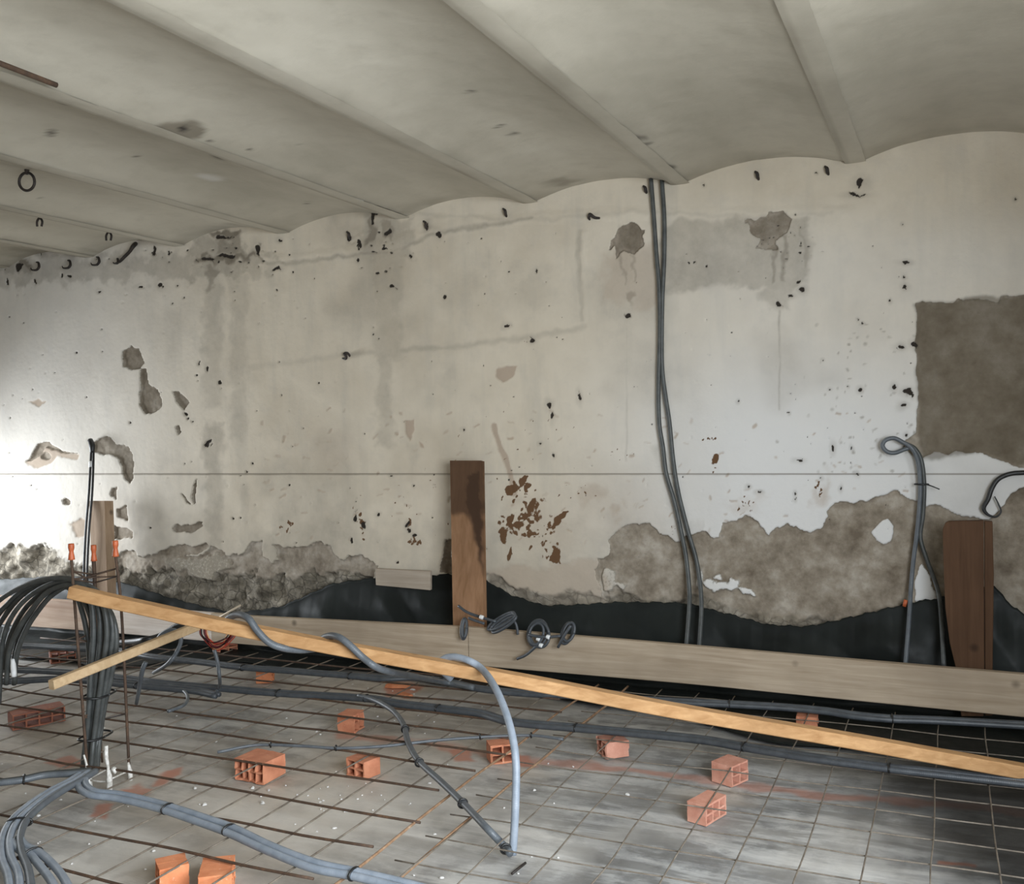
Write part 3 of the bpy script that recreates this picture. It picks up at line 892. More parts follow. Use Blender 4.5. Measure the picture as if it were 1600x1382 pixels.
def build_ceiling():
    for i in range(len(SPR)):
        xr = (SPR[i - 1] - FL if i else XR + 0.4) + 0.006
        xl = SPR[i] - 0.006
        fine = -7.0 < xl < 0.9
        nu, nv = (34, 420) if fine else (14, 40)
        t = np.linspace(0, 1, nu)
        t = t * t * (3 - 2 * t) * 0.5 + t * 0.5
        ys = np.linspace(YB, D + 0.02, nv)
        T, Y = np.meshgrid(t, ys)
        T, Y = T.ravel(), Y.ravel()
        X = xl + T * (xr - xl)
        prof = 1 - (2 * T - 1) ** 2
        prof = prof * (1 - 0.25 * sstep(0.85, 1.0, T) * sstep(0, .1, 1 - T))
        edge = (T <= 0.001) | (T >= 0.999)
        Z = ZS + RISE * prof + 0.007 * fbm(X * 2.1, Y * 1.3, 3) + 0.002 * fbm(X * 12, Y * 12, 3)
        X = X + np.where(edge, 0, 0.006 * fbm(X * 5, Y * 5, 3))
        P = np.stack([X, Y, Z], 1)
        o = grid_mesh('vault', P, nu, nv, M['ceiling'])
        # outward side faces down: flip
        o.data.flip_normals()
        st, wh, dk, z4 = [np.zeros(len(X)) for _ in range(4)]
        if fine:
            c = (P - C0) @ R.T
            ok = c[:, 2] < -0.3
            px, py = np.full(len(X), -9999.), np.full(len(X), -9999.)
            px[ok], py[ok] = project(P[ok])
            pt = Painter(px, py, (fbm(X * 9, Y * 9, 3), fbm(X * 9 + 7, Y * 9, 3)))
            pt.poly(st, [(230, 203), (262, 190), (300, 188), (320, 203), (312, 216), (285, 218), (240, 210)], .85, 4, 6)
            pt.spot(dk, 285, 201, 7, 5, 0, 1, 0.5)
            pt.spot(wh, 328, 277, 20, 5, 10, .8, .4)
            for q in [(880, 284, 30, 6, -8, .6), (350, 360, 40, 8, -5, .5), (60, 395, 60, 6, 5, .4), (1240, 248, 60, 4, 0, .25), (440, 378, 40, 5, 0, .5), (150, 395, 30, 4, 10, .4), (600, 330, 50, 5, 0, .4)]:
                pt.spot(st, *q[:5], val=q[5], soft=.8, warp=8)
            for q in [(735, 143, 6, 2, -15), (780, 197, 7, 2, -20), (802, 209, 7, 2, -10), (785, 45, 2, 3, 0), (391, 234, 4, 2, 0), (328, 220, 5, 2, 0), (470, 225, 4, 1.5, 0), (213, 244, 2, 2, 0), (65, 310, 2, 2, 0), (480, 318, 2, 2, 0), (1003, 215, 8, 3, 20), (1013, 224, 5, 2.5, 0), (1048, 261, 8, 3, 5), (100, 160, 9, 3, 20),
                      (340, 245, 10, 3, 20), (645, 225, 4, 2, 20), (640, 222, 3, 1.5, 0), (80, 208, 6, 6, 0)]:
                pt.spot(dk, *q, val=.7, soft=.6, warp=1.5)
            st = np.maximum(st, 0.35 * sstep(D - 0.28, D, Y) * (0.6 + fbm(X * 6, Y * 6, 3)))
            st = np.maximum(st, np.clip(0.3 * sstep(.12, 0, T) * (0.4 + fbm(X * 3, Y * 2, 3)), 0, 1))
        set_attr(o.data, 'mask_a', (st, wh, dk, z4))
        o.parent = ceil
        # plastered flange of the beam between two vaults
        nb, nw = 220, 7
        ys = np.linspace(YB, D + 0.02, nb)
        u = np.linspace(0, 1, nw)
        U, Y = np.meshgrid(u, ys)
        U, Y = U.ravel(), Y.ravel()
        X = xl + 0.006 - FL - 0.012 + U * (FL + 0.020)
        Z = ZS - 0.004 - 0.003 * np.sin(np.pi * np.clip(U, 0, 1)) ** 0.7 + 0.0020 * fbm(X * 9, Y * 6, 3)
        X = X + (0.005 * fbm(Y * 7, X * 0 + i * 3.3, 3) + 0.003 * fbm(Y * 25, X * 0 + i * 3.3, 2)) * (U > 0.5)
        o = grid_mesh('beam', np.stack([X, Y, Z], 1), nw, nb, M['ceiling'])
        o.data.flip_normals()
        gr = np.clip(0.16 + 0.25 * fbm(X * 5, Y * 2.5, 3) + 0.25 * (U < 0.2), 0, 1)
        set_attr(o.data, 'mask_a', (gr, gr * 0, gr * 0, gr * 0))
        o.parent = ceil


build_ceiling()

# ------------------------------------------------------------------ the other walls (outside the picture), with the openings the daylight comes through


def wall_with_hole(name, axis, pos, lo, hi, holes, thick, mat):
    """upright wall made of one extruded outline with rectangular holes, as a grid of blocks welded together"""
    us = sorted({lo, hi} | {h[0] for h in holes} | {h[1] for h in holes})
    zs = sorted({-0.02, 3.12} | {h[2] for h in holes} | {h[3] for h in holes})
    solid = {}
    for i in range(len(us) - 1):
        for k in range(len(zs) - 1):
            uc, zc = (us[i] + us[i + 1]) / 2, (zs[k] + zs[k + 1]) / 2
            solid[i, k] = not any(h[0] < uc < h[1] and h[2] < zc < h[3] for h in holes)
    vs, idx, fs = [], {}, []

    def v(i, k, s):
        key = (i, k, s)
        if key not in idx:
            idx[key] = len(vs)
            w = pos + (thick if s else 0)
            vs.append((us[i], w, zs[k]) if axis == 'y' else (w, us[i], zs[k]))
        return idx[key]
    for (i, k), s in solid.items():
        if not s:
            continue
        fs.append((v(i, k, 0), v(i + 1, k, 0), v(i + 1, k + 1, 0), v(i, k + 1, 0)))
        fs.append((v(i, k, 1), v(i, k + 1, 1), v(i + 1, k + 1, 1), v(i + 1, k, 1)))
        for (di, dk, a, b) in ((-1, 0, (0, 0), (0, 1)), (1, 0, (1, 0), (1, 1)), (0, -1, (0, 0), (1, 0)), (0, 1, (0, 1), (1, 1))):
            if not solid.get((i + di, k + dk), False):
                p, q = (i + a[0], k + a[1]), (i + b[0], k + b[1])
                fs.append((v(*p, 0), v(*q, 0), v(*q, 1), v(*p, 1)))
    o = mesh_obj(name, vs, fs, mat)
    o['kind'] = 'structure'
    return o


wall_with_hole('wall_front', 'y', YB - 0.3, XL, XR, [], 0.3, M['plain'])
wall_with_hole('wall_left', 'x', XL - 0.3, YB, D + 0.3, [(4.2, 5.3, 0.05, 1.6)], 0.3, M['plain'])
wall_with_hole('wall_right', 'x', XR, YB, D + 0.3, [(-0.6, 2.3, 0.7, 2.55)], 0.45, M['plain'])

# ================================================================== PLASTIC SHEET


def build_sheet():
    cols = np.linspace(-120, 1760, 420)
    rows = 46
    P = np.zeros((rows, len(cols), 3))
    for j, cxp in enumerate(cols):
        ey = np.interp(cxp, EX, EY)
        top = V(cxp, ey, D - 0.02)
        wig = 2.0 * math.sin(cxp * 0.21) + 1.4 * math.sin(cxp * 0.53 + 1)
        top[2] += wig * 0.002
        for i in range(rows):
            t = i / (rows - 1)
            if t < 0.6:
                s = t / 0.6
                y = D - 0.025 - 0.10 * s ** 1.5
                z = top[2] * (1 - s) + 0.012 * s
            else:
                s = (t - 0.6) / 0.4
                y = D - 0.125 - (0.36 + 0.45 * float(sstep(-1.9, -0.7, top[0])) + 0.40 * float(sstep(-4.6, -5.2, top[0])) + 0.06 * math.sin(top[0] * 2.3) + 0.04 * math.sin(top[0] * 6.1)) * s
                z = 0.012
            P[i, j] = (top[0], y, z)
    P = P.reshape(-1, 3)
    X, Z = P[:, 0], P[:, 2]
    s = np.repeat(np.linspace(0, 1, rows), len(cols))
    hang = sstep(0.02, 0.25, s) * sstep(0.68, 0.5, s)
    fold = np.abs(((X * 1.9 + Z * 2.2 + 0.6 * fbm(X * 1.3, Z * 1.3, 2)) % 1) - 0.5) * 2
    P[:, 1] -= hang * (0.035 * fold + 0.014 * (fbm(X * 2.2, Z * 3, 2) + 0.8))
    lie = sstep(0.62, 0.7, s)
    P[:, 2] += lie * (0.006 + 0.012 * np.clip(fbm(X * 4, P[:, 1] * 6, 3), 0, 1))
    o = grid_mesh('plastic_sheet', P, len(cols), rows, M['sheet'])
    sol = o.modifiers.new('thickness', 'SOLIDIFY')
    sol.thickness = 0.0015
    tag(o, 'black plastic damp-proof sheet hanging along the foot of the peeling wall', 'plastic sheet')


build_sheet()

# ================================================================== TIMBER BOARDS AGAINST THE WALL
YP = 5.22                       # front face of the low formwork boards


def plank_run(name, x0, x1, zt, zb, mat, label, dy=0.0):
    n = max(4, int((x1 - x0) / 0.25))
    vs, fs = [], []
    for i in range(n + 1):
        x = x0 + (x1 - x0) * i / n
        a, b = np.interp(x, *zt), np.interp(x, *zb)
        w = 0.003 * math.sin(x * 3.1)
        c = 0.004
        ring = [(YP + dy + w, b + c), (YP + dy + w + c, b), (YP + dy + .045 + w - c, b), (YP + dy + .045 + w, b + c), (YP + dy + .045 + w, a - c), (YP + dy + .045 + w - c, a), (YP + dy + w + c, a), (YP + dy + w, a - c)]
        vs += [(x, y, z) for y, z in ring]
    for i in range(n):
        for k in range(8):
            p, q = i * 8 + k, i * 8 + (k + 1) % 8
            fs.append((p, q, q + 8, p + 8))
    fs.append(tuple(range(7, -1, -1)))
    fs.append(tuple(n * 8 + k for k in range(8)))
    return tag(mesh_obj(name, vs, fs, mat), label, 'board', 'low formwork boards along the wall')


TOPL = [(-60, 927), (0, 932), (115, 940), (167, 946), (395, 964), (735, 981), (1100, 1012), (1600, 1055), (1760, 1069)]
BOTL = [(-60, 970), (0, 976), (117, 985), (400, 1009), (745, 1041), (1100, 1072), (1600, 1122), (1760, 1138)]


def zline(L):
    Q = [V(x, y, YP) for x, y in L]
    return ([q[0] for q in Q], [q[2] for q in Q])


ZT, ZB = zline(TOPL), zline(BOTL)
xa, xb, xc, xd, xe = [V(p, 980, YP)[0] for p in (-55, 148, 330, 731, 1745)]
plank_run('formwork_board', xa, xb, ZT, ZB, M['board_red'], 'pinkish brown low board on edge at the left, behind the arching black conduits')
plank_run('formwork_board', xb + .004, xc, ZT, ZB, M['board_glare'], 'low board on edge right of the rebar cage, whitened by painted-in glare', 0.002)
plank_run('formwork_board', xc + .004, xd, ZT, ZB, M['board'], 'tan low board on edge between the coiled hoses and the tall stained post')
plank_run('formwork_board', xd + .004, xe, ZT, ZB, M['board'], 'long grey-tan low board on edge running off the right side', 0.001)


def outline(pts, y):
    return [(V(a, b, y)[0], V(a, b, y)[2]) for a, b in pts]


# tall stained post in the middle
ya = YP + 0.055
ol = outline([(703, 720), (752, 720), (756, 985)], 5.45) 
p_tl, p_tr = V(703, 720, 5.45), V(752, 720, 5.45)
p_bl, p_br = V(708, 985, YP + .06), V(756, 985, YP + .06)


def leaning_board(name, quad, thick, mat, label, floor_z=0.0, nz=60, nx=8, stain=None):
    """quad: top-left, top-right, bottom-right, bottom-left points of the front face; extended down to the floor"""
    tl, tr, br, bl = [np.array(q) for q in quad]
    kl = (floor_z - tl[2]) / (bl[2] - tl[2])
    kr = (floor_z - tr[2]) / (br[2] - tr[2])
    bl, br = tl + (bl - tl) * kl, tr + (br - tr) * kr
    nrm = np.cross(tr - tl, bl - tl)
    nrm /= np.linalg.norm(nrm)
    if nrm[1] < 0:
        nrm = -nrm
    vs, fs = [], []
    for f in (0, 1):
        for i in range(nz + 1):
            for j in range(nx + 1):
                u, v = j / nx, i / nz
                p = (tl * (1 - u) + tr * u) * (1 - v) + (bl * (1 - u) + br * u) * v
                vs.append(p + nrm * thick * f)
    n1 = (nz + 1) * (nx + 1)
    for i in range(nz):
        for j in range(nx):
            a = i * (nx + 1) + j
            fs.append((a, a + nx + 1, a + nx + 2, a + 1))
            fs.append((n1 + a, n1 + a + 1, n1 + a + nx + 2, n1 + a + nx + 1))
    for i in range(nz):
        a, b = i * (nx + 1), (i + 1) * (nx + 1)
        fs.append((a, a + n1, b + n1, b))
        a, b = a + nx, b + nx
        fs.append((a, b, b + n1, a + n1))
    for j in range(nx):
        a, b = j, j + 1
        fs.append((a, b, b + n1, a + n1))
        a, b = nz * (nx + 1) + j, nz * (nx + 1) + j + 1
        fs.append((a, a + n1, b + n1, b))
    o = mesh_obj(name, vs, fs, mat)
    if stain:
        P = np.array(vs)
        px, py = project(P)
        mk = np.zeros(len(P))
        pt = Painter(px, py, (fbm(P[:, 0] * 20, P[:, 2] * 20, 3), fbm(P[:, 0] * 20 + 5, P[:, 2] * 20, 3)))
        for q, val in stain:
            pt.poly(mk, q, val, 4, 5)
        set_attr(o.data, 'mask_a', (mk, mk * 0, mk * 0, mk * 0))
    return tag(o, label, 'post')


leaning_board('timber_post', (p_tl, p_tr, p_br, p_bl), 0.045, M['post'], 'tall reddish brown plank post with a dark wet stain, mid wall', nz=110, nx=24,
              stain=[([(698, 715), (760, 715), (760, 800), (740, 812), (722, 804), (698, 802)], 0.8), ([(726, 742), (753, 735), (755, 900), (748, 868), (740, 830), (731, 800), (726, 780)], 0.97), ([(698, 715), (732, 715), (724, 748), (704, 756)], 0.8)])
# right post with a rounded lower left edge
yr = YP + 0.07
tag(slab('timber_post', [tuple(q) for q in outline([(1477, 818), (1483, 815), (1537, 814), (1538, 1046), (1537, 1120), (1502, 1120), (1494, 1046), (1484, 1005), (1477, 950), (1474, 880), (1473, 828)], yr)], yr, 0.05, M['post_dark']),
    'wide brown plank post with a rounded lower corner, in the dark at the right', 'post')
tag(slab('timber_strip', [tuple(q) for q in outline([(1538, 815), (1551, 816), (1553, 900), (1551, 1046), (1551, 1120), (1539, 1120), (1539, 1046)], yr)], yr + .012, 0.038, M['post_dark']),
    'narrow brown strip of timber against the right edge of the rounded post', 'post')
# thick left post seen on two sides
q1, q2, q3, q4 = V(139, 783, 5.42), V(163, 783, 5.42), V(168, 935, 5.36), V(146, 935, 5.36)
leaning_board('timber_post', (q1, q2, q3, q4), 0.085, M['post_left'], 'short thick squared post behind the rebar cage at the left', nz=20, nx=4)
# grey offcut board on the wall
tag(slab('board_offcut', [tuple(q) for q in outline([(586, 889), (672, 893), (672, 923), (587, 915)], D - .075)], D - .075, 0.028, M['greyboard']),
    'small grey board offcut fixed flat on the wall above the black sheet', 'board')
# pale lath lying on the sheet left
tag(tube('wood_lath', [VP(338, 968, (-4.9, 5.2), (-3.4, 5.25)), VP(376, 946, (-4.9, 5.2), (-3.4, 5.25))], 0.007, M['lath'], sides=4, smooth=False), 'thin pale lath poking up behind the batten at the left', 'lath')

# ================================================================== REBAR CAGE AND ITS CONDUITS
YC = 3.18
cage = thing('rebar_cage', 'rusty starter-bar cage with orange end caps standing at the left', 'rebar cage', F(165, 1215))
BARS = [((111, 850), (118, 960), (138, 1222), 3.16, 0.0065), ((146, 852), (150, 960), (157, 1184), 3.38, 0.0095), ((180, 845), (190, 960), (202, 1208), 3.20, 0.0065), ((134, 885), (137, 940), (160, 1192), 3.32, 0.005)]
bar_tops = []
for k, (a, b, c_, y, r_) in enumerate(BARS):
    base = F(c_[0], c_[1], 0.0)
    pts = [V(a[0], a[1] + 18, base[1]), V(b[0], b[1], base[1]), base]
    bar = tube('bar', pts, r_, M['rebar'], cage, 8, 8)
    if k < 3:
        top = V(a[0], a[1], base[1])
        low = V(a[0] + .8, a[1] + 25, base[1])
        mid = (top + low) / 2
        cap = tube('cap', [top, top * .75 + low * .25, mid, low * .75 + top * .25, low], [0.013, 0.014, 0.0095, 0.013, 0.015], M['cap'], bar, 10, 3)
        cap['label'] = 'orange plastic end cap'
    bar_tops.append((pts, base))


def bar_at(k, py):
    pts, base = bar_tops[k]
    a, b = np.array(pts[0]), np.array(base)
    best = min(np.linspace(0, 1, 200), key=lambda t: abs(project((a + (b - a) * t)[None])[1][0] - py))
    return a + (b - a) * best


for py in (893, 905, 1000, 1120):
    ring = [bar_at(0, py), bar_at(1, py + 6), bar_at(2, py - 4), bar_at(3, py - 10) if py > 900 else bar_at(3, 900), bar_at(0, py)]
    tube('stirrup', ring, 0.004, M['rebar'], cage, 6, 1, smooth=False)
# white coated spacer frame at the foot of the cage
sp = thing('spacer_frame', 'small white spacer frame with pegs at the foot of the rebar cage', 'spacer', F(168, 1225))


def fz(px, py, base_px, base_py):
    b = F(base_px, base_py, 0.0)
    return V(px, py, b[1])


tube('peg', [F(140, 1232, 0), fz(138, 1215, 140, 1232), fz(135, 1195, 140, 1232), fz(131, 1180, 140, 1232)], [0.014, 0.014, 0.005, 0.004], M['white'], sp, 8, 3)
tube('peg', [F(171, 1238, 0), fz(171, 1218, 171, 1238), fz(169, 1200, 171, 1238), fz(166, 1182, 171, 1238), fz(166, 1166, 171, 1238)], [0.012, 0.013, 0.006, 0.009, 0.008], M['white'], sp, 8, 3)
tube('peg', [F(204, 1220, 0), fz(203, 1206, 204, 1220), fz(200, 1192, 204, 1220)], [0.010, 0.011, 0.005], M['white'], sp, 8, 3)
tube('rod', [fz(138, 1217, 140, 1232), fz(150, 1212, 155, 1225), fz(166, 1203, 168, 1216)], 0.004, M['white'], sp, 6, 2)
tube('rod', [fz(171, 1219, 171, 1238), fz(188, 1211, 188, 1228), fz(203, 1204, 204, 1220)], 0.004, M['white'], sp, 6, 2)
tube('rod', [fz(140, 1219, 140, 1232), fz(156, 1222, 156, 1236), fz(171, 1221, 171, 1238)], 0.004, M['white'], sp, 6, 2)
tube('lump', [fz(176, 1206, 171, 1238), fz(181, 1202, 174, 1236)], [0.016, 0.014], M['white'], sp, 8, 2)

# bundle of dark conduits rising through the cage and arching over to the left
bun = thing('conduit_bundle', 'thick bundle of dark conduits rising in the rebar cage and arching to the left', 'conduits', F(140, 1215))
YBn = 3.23
STR = [
    ([(128, 1212), (133, 1170), (138, 1120), (142, 1050), (146, 985), (142, 940), (128, 915), (100, 904), (60, 908), (25, 922), (0, 938), (-25, 960)], 0.0),
    ([(134, 1212), (140, 1170), (146, 1120), (152, 1050), (157, 990), (152, 945), (135, 918), (105, 908), (68, 918), (35, 942), (14, 972), (4, 1005), (0, 1060), (-2, 1100)], 0.03),
    ([(141, 1210), (146, 1160), (152, 1110), (160, 1050), (167, 990), (162, 950), (145, 920), (112, 912), (75, 925), (48, 955), (28, 985), (14, 1020), (10, 1070)], 0.015),
    ([(147, 1210), (152, 1160), (160, 1100), (170, 1040), (176, 990), (170, 955), (152, 925), (118, 912), (82, 930), (56, 960), (38, 990), (26, 1025), (22, 1070)], 0.05),
    ([(138, 1208), (143, 1170), (149, 1110), (150, 1050), (150, 1000), (140, 960), (128, 935), (105, 918), (72, 928), (45, 962), (30, 995), (20, 1040)], 0.08),
    ([(151, 1207), (156, 1150), (164, 1100), (176, 1045), (182, 1000), (176, 965), (160, 940), (135, 915), (95, 905), (40, 920), (8, 948), (-20, 975)], 0.07),
    ([(131, 1209), (136, 1150), (140, 1090), (140, 1030), (135, 985), (128, 955), (118, 930), (95, 912), (60, 915), (30, 935), (6, 965), (-15, 1000)], 0.10),
    ([(144, 1209), (149, 1150), (156, 1090), (164, 1030), (170, 985), (166, 955), (150, 932), (122, 914), (85, 916), (52, 938), (30, 965), (14, 1000), (6, 1045)], 0.11),
    ([(136, 1211), (141, 1160), (147, 1100), (155, 1040), (162, 992), (158, 958), (140, 928), (108, 908), (66, 912), (30, 928), (5, 952), (-20, 985)], 0.13),
]
for k, (pp, dy) in enumerate(STR):
    nb_ = len(pp)
    pts = []
    for i, (a, b) in enumerate(pp):
        if i == 0:
            q = F(a, b, 0.03)
        else:
            q = V(a, b, YBn + dy * 0.7 + 0.25 * max(0, (i - 5) / nb_))
        pts.append(q)
    tube('conduit', pts, 0.0125, M['conduit_dark'], bun, 8, 5)
for (a, b, w) in ((149, 1150, 24), (155, 1085, 26)):
    c_ = V(a, b, YBn + .045)
    ring = [c_ + np.array([0.056 * math.cos(t), 0.085 * math.sin(t), 0.003 * math.sin(3 * t)]) for t in np.linspace(0, 2 * math.pi, 15)]
    tube('cable_tie', ring, 0.005, M['tie'], bun, 6, 2)
# white taped conduit end hanging in the arch
te = tube('taped_end', [V(20, 1030, YBn + .14), V(21, 1045, YBn + .14), V(22, 1058, YBn + .14)], [0.011, 0.014, 0.013], M['tape'], bun, 8, 3)
te['label'] = 'white taped conduit end'

# ================================================================== LONG BATTEN AND STICK
LB = VP(118, 926, (-3.6, 3.04), (0, 3.04))
RB = F(1600, 1206, 0.14)
BA, BB = LB[:2], RB[:2]
BPX = [(112, 925), (180, 941), (250, 956), (330, 974), (440, 996), (550, 1017), (740, 1051), (860, 1073), (1050, 1110), (1325, 1157), (1600, 1206), (1900, 1257)]
bpts = np.array([VP(a, b, BA, BB) for a, b in BPX])
bs = smooth_path(bpts, 5)


def swept_rect(name, path, hw, hh, mat, bev=0.004):
    P = np.array(path)
    T = np.gradient(P, axis=0)
    T /= np.linalg.norm(T, axis=1)[:, None]
    vs, fs = [], []
    sec = [(-hw + bev, -hh), (hw - bev, -hh), (hw, -hh + bev), (hw, hh - bev), (hw - bev, hh), (-hw + bev, hh), (-hw, hh - bev), (-hw, -hh + bev)]
    for p, t in zip(P, T):
        s = np.cross(t, (0, 0, 1.0))
        s /= np.linalg.norm(s)
        u = np.cross(s, t)
        for a, b in sec:
            vs.append(p + s * a + u * b)
    n = len(P)
    for i in range(n - 1):
        for k in range(8):
            p, q = i * 8 + k, i * 8 + (k + 1) % 8
            fs.append((p, p + 8, q + 8, q))
    fs.append(tuple(range(8)))
    fs.append(tuple((n - 1) * 8 + k for k in range(7, -1, -1)))
    return mesh_obj(name, vs, fs, mat)


tag(swept_rect('timber_batten', bs, 0.031, 0.026, M['batten']), 'long fresh yellow batten propped on the rebar cage and running down to the right', 'batten')

sa, sb = V(80, 1071, 2.84), V(308, 979, 3.64)
n_ = 8
tag(swept_rect('timber_stick', [sa + (sb - sa) * i / n_ for i in range(n_ + 1)], 0.016, 0.020, M['stick']), 'short tan stick slanting through the rebar cage under the long batten', 'stick')

# ================================================================== HOLLOW BRICK PIECES


def brick_data(w, d, h, nx, nz, wall=0.008, broken=0.0, seed=0):
    """perforated brick: holes run along y; w along x, h along z, welded into one shell"""
    def cuts(L, n):
        hole = (L - wall * (n + 1)) / n
        out = [0.0]
        for _ in range(n):
            out += [out[-1] + wall, out[-1] + wall + hole]
        return out + [L]
    cx_, cz_ = cuts(w, nx), cuts(h, nz)
    nxs, nzs = len(cx_), len(cz_)
    rr = random.Random(seed)
    vs, fs = [], []
    jit = {}
    for s in (0, 1):
        for k in range(nzs):
            for i in range(nxs):
                dy = rr.uniform(0, broken) if s == 0 else rr.uniform(0, broken * .5)
                vs.append((cx_[i] - w / 2 + rr.uniform(-.0008, .0008), (-d / 2 + dy) if s == 0 else (d / 2 - dy), cz_[k] + rr.uniform(-.0008, .0008) * (k > 0)))

    def v(i, k, s):
        return s * nxs * nzs + k * nxs + i
    for k in range(nzs - 1):
        for i in range(nxs - 1):
            hole = i % 2 == 1 and k % 2 == 1
            if not hole:
                fs.append((v(i, k, 0), v(i + 1, k, 0), v(i + 1, k + 1, 0), v(i, k + 1, 0)))
                fs.append((v(i, k, 1), v(i, k + 1, 1), v(i + 1, k + 1, 1), v(i + 1, k, 1)))
            else:
                fs.append((v(i, k, 0), v(i, k + 1, 0), v(i, k + 1, 1), v(i, k, 1)))
                fs.append((v(i + 1, k, 0), v(i + 1, k, 1), v(i + 1, k + 1, 1), v(i + 1, k + 1, 0)))
                fs.append((v(i, k, 0), v(i, k, 1), v(i + 1, k, 1), v(i + 1, k, 0)))
                fs.append((v(i, k + 1, 0), v(i + 1, k + 1, 0), v(i + 1, k + 1, 1), v(i, k + 1, 1)))
    for k in range(nzs - 1):
        fs.append((v(0, k, 0), v(0, k + 1, 0), v(0, k + 1, 1), v(0, k, 1)))
        fs.append((v(nxs - 1, k, 0), v(nxs - 1, k, 1), v(nxs - 1, k + 1, 1), v(nxs - 1, k + 1, 0)))
    for i in range(nxs - 1):
        fs.append((v(i, 0, 0), v(i, 0, 1), v(i + 1, 0, 1), v(i + 1, 0, 0)))
        fs.append((v(i, nzs - 1, 0), v(i + 1, nzs - 1, 0), v(i + 1, nzs - 1, 1), v(i, nzs - 1, 1)))
    return vs, fs


def brick(px, py, w, d, h, rz, nx, nz, mat, label, broken=0.006, seed=0, tilt=0.0):
    vs, fs = brick_data(w, d, h, nx, nz, broken=broken, seed=seed)
    o = mesh_obj('hollow_brick', vs, fs, mat)
    p = F(px, py, 0.0)
    o.location = (p[0], p[1], 0.004)
    o.rotation_euler = (0, tilt, math.atan2(-p[1], -p[0]) + math.pi / 2 + math.radians(rz))
    tag(o, label, 'brick', 'broken hollow brick spacers under the mesh')
    return o


# px,py: middle of the footprint; rz turns the open ends away from the viewer, positive to the right
BR = [
    (549, 1142, 0.11, 0.105, 0.09, 62, 2, 2, 'clay', 'orange hollow brick piece under the mesh left of the bending branch conduit', 0.012),
    (568, 1212, 0.115, 0.10, 0.078, -48, 2, 2, 'clay', 'small orange brick piece with dark holes on its left, front and centre-left', 0.004),
    (407, 1216, 0.17, 0.15, 0.095, -44, 4, 2, 'clay', 'largest hollow brick piece, a row of holes facing left, in the left foreground', 0.012),
    (783, 1190, 0.115, 0.10, 0.085, 12, 2, 2, 'clay', 'hollow brick piece half hidden behind the upright hose loop', 0.010),
    (957, 1180, 0.115, 0.12, 0.075, -66, 2, 2, 'clay_pink', 'pink hollow brick piece just below the twin conduits, right of the hose loop', 0.010),
    (1141, 1222, 0.12, 0.105, 0.088, 54, 2, 2, 'clay_pink', 'hollow brick piece with four square holes facing right, on the red line', 0.003),
    (1105, 1280, 0.15, 0.085, 0.078, 58, 3, 2, 'clay_pink', 'pinkish hollow brick piece nearest the front on the right, wire across its top', 0.003),
    (1262, 1142, 0.12, 0.10, 0.08, 86, 2, 2, 'clay', 'small brick piece just showing above the batten, near the long board', 0.004),
    (415, 1066, 0.10, 0.10, 0.075, 80, 2, 2, 'clay_orange', 'small orange brick piece between the two conduit runs at the back left', 0.008),
    (58, 1132, 0.26, 0.12, 0.082, 12, 4, 2, 'clay_dark', 'dark brown hollow brick lying left of the conduit bundle', 0.006),
    (270, 1385, 0.10, 0.10, 0.082, 98, 2, 2, 'clay_orange', 'bright orange brick piece at the bottom edge, left of its neighbour', 0.006),
    (340, 1392, 0.15, 0.11, 0.08, 84, 3, 2, 'clay_orange', 'bright orange brick piece at the bottom edge, right of its neighbour', 0.006),
    (98, 1034, 0.16, 0.12, 0.08, 5, 3, 2, 'clay_dark', 'dark red brick piece behind the conduits at the far left', 0.006),
    (352, 1020, 0.14, 0.10, 0.07, 30, 2, 2, 'clay', 'red brick piece under the loose coloured wires', 0.008),
]
for i, (px, py, w, d, h, rz, nx, nz, mt, lab, brk) in enumerate(BR):
    brick(px, py, w, d, h, rz, nx, nz, M[mt], lab, brk, i)
# flat broken tile bits
for i, (px, py, w, d, rz, lab) in enumerate([(622, 1072, .16, .07, 20, 'flat red brick shard behind the twin conduits, upper of two'), (634, 1087, .12, .05, -10, 'flat red brick shard against the twin conduits, lower of two')]):
    p = F(px, py, 0.012)
    rr = random.Random(i)
    k = 9
    ring = [(math.cos(2 * math.pi * j / k) * w / 2 * rr.uniform(.75, 1.1), math.sin(2 * math.pi * j / k) * d / 2 * rr.uniform(.7, 1.1)) for j in range(k)]
    vs = [(x, y, 0) for x, y in ring] + [(x * .9, y * .9, .018 + rr.uniform(-.003, .003)) for x, y in ring]
    fs = [tuple(range(k - 1, -1, -1)), tuple(range(k, 2 * k))] + [(j, (j + 1) % k, (j + 1) % k + k, j + k) for j in range(k)]
    o = mesh_obj('brick_shard', vs, fs, M['clay_orange'])
    o.location = (p[0], p[1], 0.004)
    o.rotation_euler = (0, 0, math.radians(rz))
    tag(o, lab, 'brick', 'flat brick shards')

# ================================================================== REINFORCING MESH
ZM = 0.088


def wire(root, p, q, r_, mat, seed):
    rr = random.Random(seed)
    n = max(4, int(np.linalg.norm(np.array(q) - np.array(p)) / 0.28))
    pts = []
    for i in range(n + 1):
        t = i / n
        a = np.array(p) * (1 - t) + np.array(q) * t
        a = a + np.array([rr.uniform(-.006, .006), rr.uniform(-.006, .006), rr.uniform(-.005, .004)])
        pts.append(a)
    return tube('wire', pts, r_, mat, root, 6, 3)


